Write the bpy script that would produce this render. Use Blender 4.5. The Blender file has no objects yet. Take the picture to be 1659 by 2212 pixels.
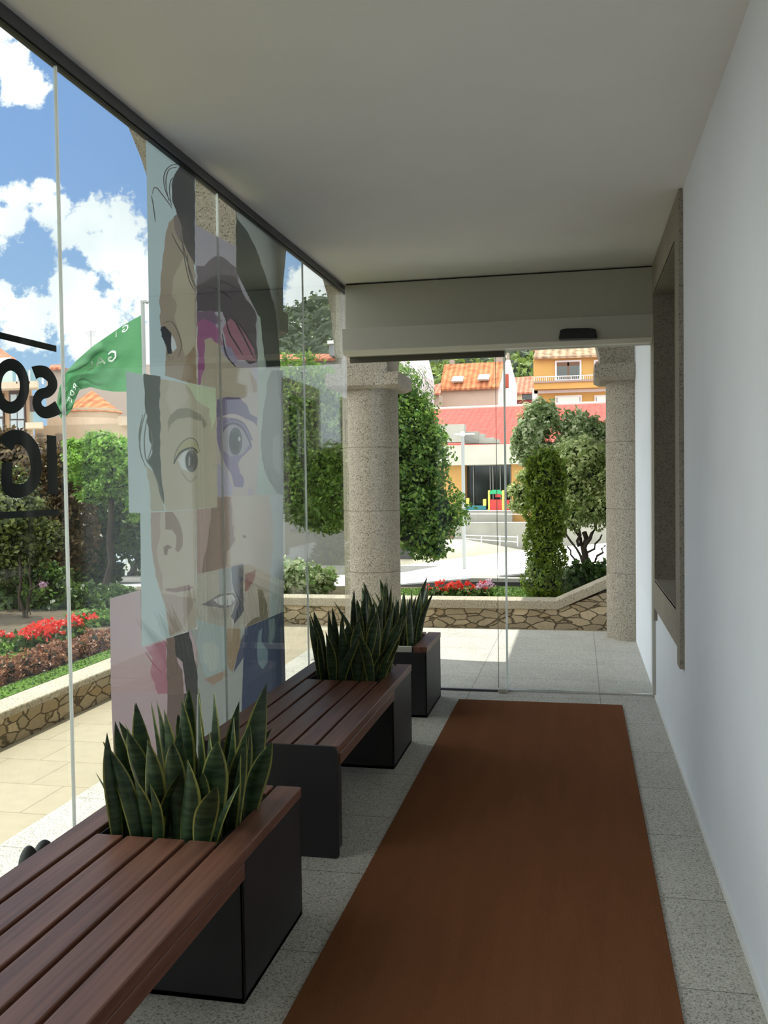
import bpy, bmesh, math, random
import numpy as np
from mathutils import Vector, Matrix
from mathutils.geometry import delaunay_2d_cdt

C = bpy.context.scene.collection
S = bpy.context.scene
rnd = random.Random(7)

# ---------------------------------------------------------------- camera
FPX, YAW, PITCH, ROLL = 1983.36, 0.20919, -0.03258, -0.01413
IW, IH = 1659.0, 2212.0
CAMZ = 1.5
cy, sy = math.cos(YAW), math.sin(YAW)
_f = Vector((-sy, cy, 0)); _r = Vector((cy, sy, 0)); _u = Vector((0, 0, 1))
_f2 = _f*math.cos(PITCH)+_u*math.sin(PITCH); _u2 = _u*math.cos(PITCH)-_f*math.sin(PITCH)
_r3 = _r*math.cos(ROLL)+_u2*math.sin(ROLL); _u3 = _u2*math.cos(ROLL)-_r*math.sin(ROLL)
cam_d = bpy.data.cameras.new('camera'); cam = bpy.data.objects.new('camera', cam_d); C.objects.link(cam)
m = Matrix((( _r3.x, _u3.x, -_f2.x, 0), (_r3.y, _u3.y, -_f2.y, 0), (_r3.z, _u3.z, -_f2.z, CAMZ), (0, 0, 0, 1)))
cam.matrix_world = m
cam_d.sensor_fit = 'VERTICAL'; cam_d.sensor_height = 24.0; cam_d.lens = FPX/IH*24.0
cam_d.clip_start = 0.05; cam_d.clip_end = 2000
S.camera = cam

def ray(px, py):
    return _f2*FPX + _r3*(px-IW/2) - _u3*(py-IH/2)
def hit(px, py, axis, val):
    d = ray(px, py); o = Vector((0, 0, CAMZ)); t = (val-o[axis])/d[axis]
    return o+d*t
def at(px, py, Y): return hit(px, py, 1, Y)
def gnd(px, py, z): return hit(px, py, 2, z)

# ---------------------------------------------------------------- light, sky, exposure
S.view_settings.view_transform = 'Standard'
S.view_settings.look = 'None'
S.view_settings.gamma = 1.0
S.view_settings.use_curve_mapping = False
S.view_settings.exposure = 1.0
SUN_E, SKY_E = 2.9, 1.0
sun_d = bpy.data.lights.new('sun', 'SUN'); sun = bpy.data.objects.new('sun', sun_d); C.objects.link(sun)
sun_d.energy = SUN_E; sun_d.angle = math.radians(0.53); sun_d.color = (1, 0.94, 0.84)
sdir = Vector((-0.06, 0.46, 1.0)).normalized()      # towards the sun
sun.rotation_euler = sdir.to_track_quat('Z', 'Y').to_euler()
try:
    S.cycles.max_bounces = 14; S.cycles.transparent_max_bounces = 24; S.cycles.diffuse_bounces = 6
    S.cycles.sample_clamp_indirect = 6.0; S.cycles.caustics_reflective = False; S.cycles.caustics_refractive = False
except Exception: pass

def build_world():
    w = bpy.data.worlds.new('sky'); S.world = w; w.use_nodes = True
    nt = w.node_tree; nt.nodes.clear(); N = nt.nodes.new; L = nt.links.new
    out = N('ShaderNodeOutputWorld'); bg = N('ShaderNodeBackground'); L(bg.outputs[0], out.inputs[0])
    tc = N('ShaderNodeTexCoord'); sep = N('ShaderNodeSeparateXYZ'); L(tc.outputs['Generated'], sep.inputs[0])
    def M(op, a, b=None, clamp=False):
        n = N('ShaderNodeMath'); n.operation = op; n.use_clamp = clamp
        for i, v in enumerate((a, b)):
            if v is None: continue
            if isinstance(v, (int, float)): n.inputs[i].default_value = v
            else: L(v, n.inputs[i])
        return n.outputs[0]
    ay = M('MAXIMUM', M('ABSOLUTE', sep.outputs[1]), 0.02)
    u = M('DIVIDE', sep.outputs[0], ay); v = M('DIVIDE', sep.outputs[2], ay)
    ramp = N('ShaderNodeValToRGB'); L(sep.outputs[2], ramp.inputs[0])
    e = ramp.color_ramp.elements
    e[0].position = 0.0; e[0].color = (0.30, 0.38, 0.48, 1)
    e[1].position = 0.55; e[1].color = (0.10, 0.20, 0.42, 1)
    x = e.new(0.14); x.color = (0.22, 0.33, 0.48, 1)
    x = e.new(0.30); x.color = (0.155, 0.255, 0.46, 1)
    comb = N('ShaderNodeCombineXYZ'); L(u, comb.inputs[0]); L(v, comb.inputs[1])
    nz = N('ShaderNodeTexNoise'); nz.inputs['Scale'].default_value = 22; nz.inputs['Detail'].default_value = 10; nz.inputs['Roughness'].default_value = 0.66
    L(comb.outputs[0], nz.inputs['Vector'])
    nz2 = N('ShaderNodeTexNoise'); nz2.inputs['Scale'].default_value = 5; nz2.inputs['Detail'].default_value = 4
    L(comb.outputs[0], nz2.inputs['Vector'])
    blobs = [(25,130,65,70),(10,60,60,50),(70,190,40,45),(30,420,45,30),(95,415,35,40),(120,450,60,40),(190,480,70,70),(250,530,90,90),
             (300,600,90,80),(160,620,80,55),(60,690,110,70),(150,680,100,60),(230,720,120,60),(0,640,60,50),(360,640,120,120),(10,470,60,40),
             (690,610,60,60),(640,640,40,40),(700,700,90,50),(-150,500,160,120),(-300,250,150,90),(-200,760,250,80),(500,780,300,70),(900,650,200,90)]
    acc = None
    for (px, py, rx, ry) in blobs:
        d = ray(px, py); u0, v0 = d.x/d.y, d.z/d.y
        a, b = rx/FPX*1.15, ry/FPX*1.1
        du = M('MULTIPLY', M('SUBTRACT', u, u0), 1/a); dv = M('MULTIPLY', M('SUBTRACT', v, v0), 1/b)
        f = M('SUBTRACT', 1.0, M('SQRT', M('ADD', M('MULTIPLY', du, du), M('MULTIPLY', dv, dv))))
        acc = f if acc is None else M('MAXIMUM', acc, f)
    n = M('SUBTRACT', nz.outputs['Fac'], 0.5)
    fld = M('ADD', M('MAXIMUM', acc, -1.0), M('MULTIPLY', n, 3.6))
    mr = N('ShaderNodeMapRange'); mr.inputs[1].default_value = -0.02; mr.inputs[2].default_value = 0.28; L(fld, mr.inputs[0])
    # generic scattered clouds elsewhere
    mr3 = N('ShaderNodeMapRange'); mr3.inputs[1].default_value = 0.35; mr3.inputs[2].default_value = 0.75; L(nz2.outputs['Fac'], mr3.inputs[0])
    ccol = N('ShaderNodeMix'); ccol.data_type = 'RGBA'
    ccol.inputs[6].default_value = (0.80, 0.80, 0.80, 1); ccol.inputs[7].default_value = (0.32, 0.36, 0.42, 1)
    sh = M('MULTIPLY', mr3.outputs[0], 0.75); L(sh, ccol.inputs[0])
    mix = N('ShaderNodeMix'); mix.data_type = 'RGBA'
    L(mr.outputs[0], mix.inputs[0]); L(ramp.outputs[0], mix.inputs[6]); L(ccol.outputs[2], mix.inputs[7])
    # bright cloud added only out of view, left and behind, to light the interior
    g = N('ShaderNodeMapRange'); g.inputs[1].default_value = 0.66; g.inputs[2].default_value = 0.45; L(sep.outputs[1], g.inputs[0])
    nz3 = N('ShaderNodeTexNoise'); nz3.inputs['Scale'].default_value = 2.5; nz3.inputs['Detail'].default_value = 5; L(tc.outputs['Generated'], nz3.inputs['Vector'])
    mr4 = N('ShaderNodeMapRange'); mr4.inputs[1].default_value = 0.36; mr4.inputs[2].default_value = 0.56; L(nz3.outputs['Fac'], mr4.inputs[0])
    mix2 = N('ShaderNodeMix'); mix2.data_type = 'RGBA'; L(M('MULTIPLY', g.outputs[0], mr4.outputs[0]), mix2.inputs[0])
    L(mix.outputs[2], mix2.inputs[6]); mix2.inputs[7].default_value = (2.1, 2.05, 1.95, 1); mix = mix2
    L(mix.outputs[2], bg.inputs[0]); bg.inputs[1].default_value = SKY_E
build_world()

# ---------------------------------------------------------------- materials
MATS = {}
def srgb(r, g, b):
    f = lambda c: (c/255/12.92) if c/255 <= 0.04045 else ((c/255+0.055)/1.055)**2.4
    return (f(r), f(g), f(b), 1)
def new_mat(name):
    mt = bpy.data.materials.new(name); mt.use_nodes = True; MATS[name] = mt
    nt = mt.node_tree; b = nt.nodes['Principled BSDF']
    return mt, nt, b
def mat(name, col, rough=0.6, metal=0.0, spec=0.5, noise=0.0, nscale=20, bump=0.0, bscale=60, trans=0.0, stretch=None):
    if name in MATS: return MATS[name]
    mt, nt, b = new_mat(name); N = nt.nodes.new; L = nt.links.new
    b.inputs['Base Color'].default_value = col; b.inputs['Roughness'].default_value = rough
    b.inputs['Metallic'].default_value = metal; b.inputs['Specular IOR Level'].default_value = spec
    tc = N('ShaderNodeTexCoord'); vec = tc.outputs['Object']
    if stretch:
        mp = N('ShaderNodeMapping'); mp.inputs['Scale'].default_value = stretch; L(vec, mp.inputs[0]); vec = mp.outputs[0]
    if noise:
        nz = N('ShaderNodeTexNoise'); nz.inputs['Scale'].default_value = nscale; nz.inputs['Detail'].default_value = 6; L(vec, nz.inputs['Vector'])
        mx = N('ShaderNodeMix'); mx.data_type = 'RGBA'
        mx.inputs[6].default_value = tuple(c*(1-noise) for c in col[:3])+(1,); mx.inputs[7].default_value = tuple(min(1, c*(1+noise)) for c in col[:3])+(1,)
        r = N('ShaderNodeMapRange'); r.inputs[1].default_value = 0.3; r.inputs[2].default_value = 0.7
        L(nz.outputs['Fac'], r.inputs[0]); L(r.outputs[0], mx.inputs[0]); L(mx.outputs[2], b.inputs['Base Color'])
    if bump:
        nb = N('ShaderNodeTexNoise'); nb.inputs['Scale'].default_value = bscale; nb.inputs['Detail'].default_value = 5; L(vec, nb.inputs['Vector'])
        bp = N('ShaderNodeBump'); bp.inputs['Strength'].default_value = bump; bp.inputs['Distance'].default_value = 0.01
        L(nb.outputs['Fac'], bp.inputs['Height']); L(bp.outputs[0], b.inputs['Normal'])
    if trans:
        tr = N('ShaderNodeBsdfTranslucent'); ms = N('ShaderNodeMixShader'); ms.inputs[0].default_value = trans
        tr.inputs[0].default_value = tuple(min(1, c*1.4) for c in col[:3])+(1,)
        out = nt.nodes['Material Output']; L(b.outputs[0], ms.inputs[1]); L(tr.outputs[0], ms.inputs[2]); L(ms.outputs[0], out.inputs[0])
    return mt

def granite(name, base, dark, light, scale=220, tile=None, bump=0.15):
    mt, nt, b = new_mat(name); N = nt.nodes.new; L = nt.links.new
    tc = N('ShaderNodeTexCoord')
    vo = N('ShaderNodeTexNoise'); vo.inputs['Scale'].default_value = scale; vo.inputs['Detail'].default_value = 3; L(tc.outputs['Object'], vo.inputs['Vector'])
    rp = N('ShaderNodeValToRGB'); L(vo.outputs['Fac'], rp.inputs[0]); e = rp.color_ramp.elements
    e[0].position = 0.36; e[0].color = dark; e[1].position = 0.66; e[1].color = light
    x = e.new(0.45); x.color = base; x = e.new(0.56); x.color = base
    n2 = N('ShaderNodeTexNoise'); n2.inputs['Scale'].default_value = 3; n2.inputs['Detail'].default_value = 4; L(tc.outputs['Object'], n2.inputs['Vector'])
    mr = N('ShaderNodeMapRange'); mr.inputs[3].default_value = 0.82; mr.inputs[4].default_value = 1.12; L(n2.outputs['Fac'], mr.inputs[0])
    mx = N('ShaderNodeMix'); mx.data_type = 'RGBA'; mx.blend_type = 'MULTIPLY'; mx.inputs[0].default_value = 1
    L(rp.outputs[0], mx.inputs[6]); L(mr.outputs[0], mx.inputs[7]); col = mx.outputs[2]
    if tile:
        br = N('ShaderNodeTexBrick'); br.inputs['Scale'].default_value = 1; br.offset = tile[2]
        br.inputs['Brick Width'].default_value = tile[0]; br.inputs['Row Height'].default_value = tile[1]; br.inputs['Mortar Size'].default_value = 0.003
        br.inputs['Color1'].default_value = (1, 1, 1, 1); br.inputs['Color2'].default_value = (0.93, 0.93, 0.94, 1); br.inputs['Mortar'].default_value = (0.5, 0.5, 0.48, 1)
        L(tc.outputs['Object'], br.inputs['Vector'])
        m2 = N('ShaderNodeMix'); m2.data_type = 'RGBA'; m2.blend_type = 'MULTIPLY'; m2.inputs[0].default_value = 1
        L(col, m2.inputs[6]); L(br.outputs[0], m2.inputs[7]); col = m2.outputs[2]
    L(col, b.inputs['Base Color']); b.inputs['Roughness'].default_value = 0.75; b.inputs['Specular IOR Level'].default_value = 0.3
    bp = N('ShaderNodeBump'); bp.inputs['Strength'].default_value = bump; bp.inputs['Distance'].default_value = 0.004
    L(vo.outputs['Fac'], bp.inputs['Height']); L(bp.outputs[0], b.inputs['Normal'])
    return mt

def glass_mat(name, tint=(0.93, 0.97, 0.95, 1), base=0.035, rough=0.0):
    mt = bpy.data.materials.new(name); mt.use_nodes = True; MATS[name] = mt
    nt = mt.node_tree; nt.nodes.clear(); N = nt.nodes.new; L = nt.links.new
    out = N('ShaderNodeOutputMaterial'); tr = N('ShaderNodeBsdfTransparent'); gl = N('ShaderNodeBsdfGlossy')
    tr.inputs[0].default_value = tint; gl.inputs['Roughness'].default_value = rough
    lw = N('ShaderNodeLayerWeight'); lw.inputs[0].default_value = 0.5
    p = N('ShaderNodeMath'); p.operation = 'POWER'; p.inputs[1].default_value = 5; L(lw.outputs['Facing'], p.inputs[0])
    q = N('ShaderNodeMath'); q.operation = 'MULTIPLY_ADD'; q.inputs[1].default_value = 1-base; q.inputs[2].default_value = base; L(p.outputs[0], q.inputs[0])
    mx = N('ShaderNodeMixShader'); L(q.outputs[0], mx.inputs[0]); L(tr.outputs[0], mx.inputs[1]); L(gl.outputs[0], mx.inputs[2]); L(mx.outputs[0], out.inputs[0])
    return mt

def rubble_mat(name):
    mt, nt, b = new_mat(name); N = nt.nodes.new; L = nt.links.new
    tc = N('ShaderNodeTexCoord'); mp = N('ShaderNodeMapping'); mp.inputs['Scale'].default_value = (9.5, 9.5, 21); L(tc.outputs['Object'], mp.inputs[0])
    dn = N('ShaderNodeTexNoise'); dn.inputs['Scale'].default_value = 1.2; dn.inputs['Detail'].default_value = 2; L(mp.outputs[0], dn.inputs['Vector'])
    ad = N('ShaderNodeMix'); ad.data_type = 'RGBA'; ad.inputs[0].default_value = 0.35; L(mp.outputs[0], ad.inputs[6]); L(dn.outputs['Color'], ad.inputs[7])
    v = N('ShaderNodeTexVoronoi'); v.feature = 'DISTANCE_TO_EDGE'; v.inputs['Scale'].default_value = 1.0; L(ad.outputs[2], v.inputs['Vector'])
    v2 = N('ShaderNodeTexVoronoi'); v2.inputs['Scale'].default_value = 1.0; L(ad.outputs[2], v2.inputs['Vector'])
    rp = N('ShaderNodeValToRGB'); L(v2.outputs['Color'], rp.inputs[0]); e = rp.color_ramp.elements
    e[0].position = 0.1; e[0].color = srgb(168, 148, 116); e[1].position = 0.9; e[1].color = srgb(204, 186, 156)
    x = e.new(0.5); x.color = srgb(160, 146, 122)
    nn = N('ShaderNodeTexNoise'); nn.inputs['Scale'].default_value = 30; nn.inputs['Detail'].default_value = 6; L(tc.outputs['Object'], nn.inputs['Vector'])
    mr0 = N('ShaderNodeMapRange'); mr0.inputs[3].default_value = 0.75; mr0.inputs[4].default_value = 1.2; L(nn.outputs['Fac'], mr0.inputs[0])
    mm = N('ShaderNodeMix'); mm.data_type = 'RGBA'; mm.blend_type = 'MULTIPLY'; mm.inputs[0].default_value = 1; L(rp.outputs[0], mm.inputs[6]); L(mr0.outputs[0], mm.inputs[7])
    mr = N('ShaderNodeMapRange'); mr.inputs[1].default_value = 0.012; mr.inputs[2].default_value = 0.06; L(v.outputs['Distance'], mr.inputs[0])
    mx = N('ShaderNodeMix'); mx.data_type = 'RGBA'; mx.inputs[6].default_value = srgb(96, 84, 66); L(mr.outputs[0], mx.inputs[0]); L(mm.outputs[2], mx.inputs[7])
    L(mx.outputs[2], b.inputs['Base Color']); b.inputs['Roughness'].default_value = 0.9
    bp = N('ShaderNodeBump'); bp.inputs['Strength'].default_value = 0.8; bp.inputs['Distance'].default_value = 0.03
    L(mr.outputs[0], bp.inputs['Height']); L(bp.outputs[0], b.inputs['Normal'])
    return mt

def wood_mat():
    mt, nt, b = new_mat('brown_wood'); N = nt.nodes.new; L = nt.links.new
    tc = N('ShaderNodeTexCoord'); oi = N('ShaderNodeObjectInfo')
    av = N('ShaderNodeVectorMath'); av.operation = 'ADD'; L(tc.outputs['Object'], av.inputs[0]); L(oi.outputs['Random'], av.inputs[1])
    mp = N('ShaderNodeMapping'); mp.inputs['Scale'].default_value = (60, 2.2, 60); L(av.outputs[0], mp.inputs[0])
    nz = N('ShaderNodeTexNoise'); nz.inputs['Scale'].default_value = 1; nz.inputs['Detail'].default_value = 8; L(mp.outputs[0], nz.inputs['Vector'])
    rp = N('ShaderNodeValToRGB'); L(nz.outputs['Fac'], rp.inputs[0]); e = rp.color_ramp.elements
    e[0].position = 0.3; e[0].color = srgb(98, 62, 49); e[1].position = 0.7; e[1].color = srgb(134, 91, 73)
    L(rp.outputs[0], b.inputs['Base Color']); b.inputs['Roughness'].default_value = 0.42
    return mt

def roof_mat(name, c1, c2, per=0.22, axis=0, strength=1.0, course=0.4):
    mt, nt, b = new_mat(name); N = nt.nodes.new; L = nt.links.new
    tc = N('ShaderNodeTexCoord'); sep = N('ShaderNodeSeparateXYZ'); L(tc.outputs['Object'], sep.inputs[0])
    m1 = N('ShaderNodeMath'); m1.operation = 'MULTIPLY'; m1.inputs[1].default_value = 2*math.pi/per; L(sep.outputs[axis], m1.inputs[0])
    m2 = N('ShaderNodeMath'); m2.operation = 'SINE'; L(m1.outputs[0], m2.inputs[0])
    mr = N('ShaderNodeMapRange'); mr.inputs[1].default_value = -1; L(m2.outputs[0], mr.inputs[0])
    nz = N('ShaderNodeTexNoise'); nz.inputs['Scale'].default_value = 2.2; nz.inputs['Detail'].default_value = 8; L(tc.outputs['Object'], nz.inputs['Vector'])
    rp = N('ShaderNodeValToRGB'); L(nz.outputs['Fac'], rp.inputs[0]); e = rp.color_ramp.elements
    e[0].position = 0.35; e[0].color = c2; e[1].position = 0.6; e[1].color = c1
    m3 = N('ShaderNodeMapRange'); m3.inputs[3].default_value = 0.62; m3.inputs[4].default_value = 1.0; L(mr.outputs[0], m3.inputs[0])
    mx = N('ShaderNodeMix'); mx.data_type = 'RGBA'; mx.blend_type = 'MULTIPLY'; mx.inputs[0].default_value = strength; L(rp.outputs[0], mx.inputs[6]); L(m3.outputs[0], mx.inputs[7])
    L(mx.outputs[2], b.inputs['Base Color']); b.inputs['Roughness'].default_value = 1.0; b.inputs['Specular IOR Level'].default_value = 0.0
    bp = N('ShaderNodeBump'); bp.inputs['Strength'].default_value = 0.7*strength; bp.inputs['Distance'].default_value = 0.05; L(mr.outputs[0], bp.inputs['Height']); L(bp.outputs[0], b.inputs['Normal'])
    return mt

def leaf_mat(name, c1, c2, trans=0.35, rough=0.45):
    mt, nt, b = new_mat(name); N = nt.nodes.new; L = nt.links.new
    at_ = N('ShaderNodeAttribute'); at_.attribute_name = 'rnd'
    mx = N('ShaderNodeMix'); mx.data_type = 'RGBA'; mx.inputs[6].default_value = c1; mx.inputs[7].default_value = c2; L(at_.outputs['Fac'], mx.inputs[0])
    L(mx.outputs[2], b.inputs['Base Color']); b.inputs['Roughness'].default_value = rough; b.inputs['Specular IOR Level'].default_value = 0.5
    tr = N('ShaderNodeBsdfTranslucent'); L(mx.outputs[2], tr.inputs[0])
    ms = N('ShaderNodeMixShader'); ms.inputs[0].default_value = trans; out = nt.nodes['Material Output']
    L(b.outputs[0], ms.inputs[1]); L(tr.outputs[0], ms.inputs[2]); L(ms.outputs[0], out.inputs[0])
    return mt

def grass_mat():
    return mat('grass', srgb(84, 112, 46), 0.9, noise=0.45, nscale=60, bump=0.6, bscale=150, spec=0.1)

WALLW = mat('white_plaster', srgb(226, 230, 240), 0.8, bump=0.06, bscale=120, noise=0.02, nscale=3)
CEIL = mat('ceiling_plaster', srgb(242, 241, 240), 0.85, noise=0.02, nscale=2)
GRAN_FLOOR = granite('granite_floor', srgb(190, 187, 178), srgb(128, 123, 114), srgb(216, 213, 204), 170, tile=(0.9, 0.6, 0.0))
GRAN_COL = granite('granite_column', srgb(160, 151, 137), srgb(88, 81, 74), srgb(184, 175, 160), 110, bump=0.5)
GRAN_FRAME = granite('granite_frame', srgb(150, 142, 130), srgb(112, 105, 96), srgb(160, 152, 140), 130, bump=0.2)
GRAN_CAP = granite('granite_cap', srgb(176, 166, 148), srgb(130, 122, 108), srgb(196, 186, 166), 60, bump=0.5)
COIR = mat('coir_mat', srgb(120, 78, 52), 1.0, noise=0.07, nscale=3, bump=0.5, bscale=90, spec=0.05, stretch=(5, 0.5, 5))
BLACK = mat('black_painted_steel', srgb(34, 34, 36), 0.5, noise=0.1, nscale=6)
SOIL = mat('potting_soil', srgb(40, 32, 26), 1.0, noise=0.4, nscale=60, bump=0.8, bscale=60)
WOOD = wood_mat()
DKMETAL = mat('dark_grey_metal', srgb(84, 86, 92), 0.4, metal=0.5)
ALU = mat('grey_aluminium', srgb(196, 194, 184), 0.5)
ALU2 = mat('grey_aluminium_panel', srgb(184, 182, 170), 0.55)
ALUL = mat('light_aluminium_lip', srgb(236, 232, 218), 0.45)
SEAL = mat('clear_silicone', srgb(238, 240, 236), 0.3, trans=0.6)
GLASS = glass_mat('clear_glass'); DGLASS = glass_mat('door_glass', (0.95, 0.98, 0.97, 1), 0.03)
VINYL = mat('black_vinyl', srgb(22, 22, 30), 0.4)
RUBBLE = rubble_mat('rubble_stone')
GRASS = grass_mat()
WHITE = mat('white_paint', srgb(225, 226, 226), 0.5)
DWIN = mat('dark_window_glass', srgb(40, 46, 44), 0.08, spec=0.8)

# ---------------------------------------------------------------- mesh helpers
def link(name, me, parent=None, mats=()):
    o = bpy.data.objects.new(name, me); C.objects.link(o)
    for x in mats:
        me.materials.append(x)
    if parent: o.parent = parent
    return o
def tag(o, label=None, cat=None, group=None, kind=None):
    if label: o['label'] = label
    if cat: o['category'] = cat
    if group: o['group'] = group
    if kind: o['kind'] = kind
    return o
def empty(name, loc, label=None, cat=None, group=None, kind=None):
    o = bpy.data.objects.new(name, None); C.objects.link(o); o.location = loc
    return tag(o, label, cat, group, kind)
def plan_block(mb, x0, x1, yt, yb, Y, D):
    """building block whose side walls splay with the angled street"""
    xm = (x0+x1)/2; zt = at(xm, yt, Y).z; zb = at(xm, yb, Y).z; k = Vector((0, 0, zt-zb))
    P = [at(x0, yb, Y), at(x1, yb, Y), at(x1+2, yb, Y+D), at(x0, yb, Y+D)]
    for p in P: p.z = zb
    mb.prism(P, k); return mb
class MB:
    """collects vertices and faces in world metres, builds one mesh object"""
    def __init__(s): s.v = []; s.f = []; s.mi = []
    def add(s, vs, fs, mi=0):
        n = len(s.v); s.v += [tuple(x) for x in vs]; s.f += [tuple(i+n for i in f) for f in fs]; s.mi += [mi]*len(fs); return s
    def box(s, a, b, mi=0):
        x0, x1 = sorted((a[0], b[0])); y0, y1 = sorted((a[1], b[1])); z0, z1 = sorted((a[2], b[2]))
        return s.add([(x0,y0,z0),(x1,y0,z0),(x1,y1,z0),(x0,y1,z0),(x0,y0,z1),(x1,y0,z1),(x1,y1,z1),(x0,y1,z1)],
                     [(0,3,2,1),(4,5,6,7),(0,1,5,4),(1,2,6,5),(2,3,7,6),(3,0,4,7)], mi)
    def prism(s, pts, d, mi=0):
        """polygon (list of 3-D points) extruded along vector d"""
        n = len(pts); d = Vector(d); P = [Vector(p) for p in pts]
        s.add([*P, *[p+d for p in P]], [tuple(range(n)), tuple(range(2*n-1, n-1, -1))]+[(i, i+n, (i+1) % n+n, (i+1) % n) for i in range(n)], mi)
        return s
    def tube(s, pts, radii, n=8, mi=0, cap=True):
        P = [Vector(p) for p in pts]; base = len(s.v); vs = []; fs = []
        if isinstance(radii, (int, float)): radii = [radii]*len(P)
        up = Vector((0, 0, 1))
        for i, p in enumerate(P):
            t = (P[min(i+1, len(P)-1)]-P[max(i-1, 0)]).normalized()
            a = t.cross(up if abs(t.z) < 0.9 else Vector((1, 0, 0))).normalized(); b = t.cross(a)
            for k in range(n):
                th = 2*math.pi*k/n; vs.append(p+(a*math.cos(th)+b*math.sin(th))*radii[i])
        for i in range(len(P)-1):
            for k in range(n): fs.append((i*n+k, i*n+(k+1) % n, (i+1)*n+(k+1) % n, (i+1)*n+k))
        if cap: fs.append(tuple(range(n))); fs.append(tuple((len(P)-1)*n+k for k in range(n)))
        return s.add(vs, fs, mi)
    def lathe(s, prof, c, n=40, mi=0):
        vs = []; fs = []
        for r, z in prof:
            for k in range(n): th = 2*math.pi*k/n; vs.append((c[0]+r*math.cos(th), c[1]+r*math.sin(th), z))
        for i in range(len(prof)-1):
            for k in range(n): fs.append((i*n+k, i*n+(k+1) % n, (i+1)*n+(k+1) % n, (i+1)*n+k))
        fs.append(tuple(range(n))); fs.append(tuple((len(prof)-1)*n+k for k in range(n)))
        return s.add(vs, fs, mi)
    def ico(s, c, r, sub=2, mi=0, jit=0.0, sc=(1, 1, 1)):
        bm = bmesh.new(); bmesh.ops.create_icosphere(bm, subdivisions=sub, radius=1)
        vs = [Vector((v.co.x*r*sc[0], v.co.y*r*sc[1], v.co.z*r*sc[2]))*(1+rnd.uniform(-jit, jit))+Vector(c) for v in bm.verts]
        fs = [tuple(v.index for v in f.verts) for f in bm.faces]; bm.free(); return s.add(vs, fs, mi)
    def build(s, name, mats, parent=None, bevel=0, smooth=False, org=None):
        if not isinstance(mats, (list, tuple)): mats = [mats]
        v = np.array(s.v, float).reshape(-1, 3)
        wp = Vector((0, 0, 0))
        if parent is not None: wp = wpos(parent)
        if org is None: org = wp if parent is not None else Vector(((v[:, 0].min()+v[:, 0].max())/2, (v[:, 1].min()+v[:, 1].max())/2, v[:, 2].min()))
        org = Vector(org)
        me = bpy.data.meshes.new(name); me.from_pydata([tuple(x-np.array(org)) for x in v], [], s.f); 
        me.polygons.foreach_set('material_index', s.mi)
        if smooth: me.polygons.foreach_set('use_smooth', [True]*len(s.f))
        me.update()
        bm = bmesh.new(); bm.from_mesh(me); bmesh.ops.recalc_face_normals(bm, faces=bm.faces)
        bm.to_mesh(me); bm.free()
        o = link(name, me, parent, mats); o.location = org-wp
        if bevel:
            b = o.modifiers.new('bevel', 'BEVEL'); b.width = bevel; b.segments = 2; b.limit_method = 'ANGLE'
        if smooth:
            try: me.set_sharp_from_angle(angle=math.radians(40))
            except Exception: pass
        return o
def wpos(o):
    p = Vector(o.location); q = o.parent
    while q: p = p+Vector(q.location); q = q.parent
    return p
def box(name, a, b, m_, parent=None, bevel=0):
    return MB().box(a, b).build(name, m_, parent, bevel)
def struct(o, label=None, cat=None):
    o['kind'] = 'structure'
    if label: o['label'] = label
    if cat: o['category'] = cat
    return o
def fbox(mb, x0, x1, yt, yb, Y, D, mi=0):
    """box whose front face stands at distance Y and spans those picture columns / rows"""
    xm = (x0+x1)/2; ym = (yt+yb)/2
    return mb.box((at(x0, ym, Y).x, Y, at(xm, yb, Y).z), (at(x1, ym, Y).x, Y+D, at(xm, yt, Y).z), mi)

def frects(name, rects, Y, D, m_, parent, bevel=0):
    out = []
    for r_ in rects:
        mb = MB(); fbox(mb, *r_, Y, D); out.append(mb.build(name, m_, parent, bevel=bevel))
    return out
def leaf_cloud(name, P, size, m_, parent=None, up=0.3, flat=0.0, aspect=1.8, seed=1, org=None):
    """P (n,3) leaf centres -> one mesh of small bent leaves"""
    rg = np.random.default_rng(seed); n = len(P)
    nrm = rg.normal(size=(n, 3)); nrm[:, 2] = nrm[:, 2]*(1-flat)+up+flat; nrm /= np.linalg.norm(nrm, axis=1, keepdims=True)
    t = rg.normal(size=(n, 3)); t -= nrm*(t*nrm).sum(1, keepdims=True); t /= np.linalg.norm(t, axis=1, keepdims=True); b = np.cross(nrm, t)
    s_ = (size*rg.uniform(0.6, 1.3, n))[:, None]
    a0 = P-t*s_*aspect/2; a1 = P+b*s_/2+nrm*s_*0.12; a2 = P+t*s_*aspect/2; a3 = P-b*s_/2+nrm*s_*0.12
    V = np.stack([a0, a1, a2, a3], 1).reshape(-1, 3)
    wp = wpos(parent) if parent else Vector((0, 0, 0))
    if org is None: org = wp if parent else Vector((float(P[:, 0].mean()), float(P[:, 1].mean()), float(P[:, 2].min())))
    V = V-np.array(org)
    me = bpy.data.meshes.new(name); me.vertices.add(4*n); me.vertices.foreach_set('co', V.ravel())
    me.loops.add(4*n); me.loops.foreach_set('vertex_index', np.arange(4*n)); me.polygons.add(n)
    me.polygons.foreach_set('loop_start', np.arange(0, 4*n, 4)); me.polygons.foreach_set('loop_total', np.full(n, 4))
    me.update(); me.validate()
    at_ = me.attributes.new('rnd', 'FLOAT', 'FACE'); at_.data.foreach_set('value', rg.uniform(0, 1, n)**1.5)
    o = link(name, me, parent, [m_]); o.location = Vector(org)-wp
    return o
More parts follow.
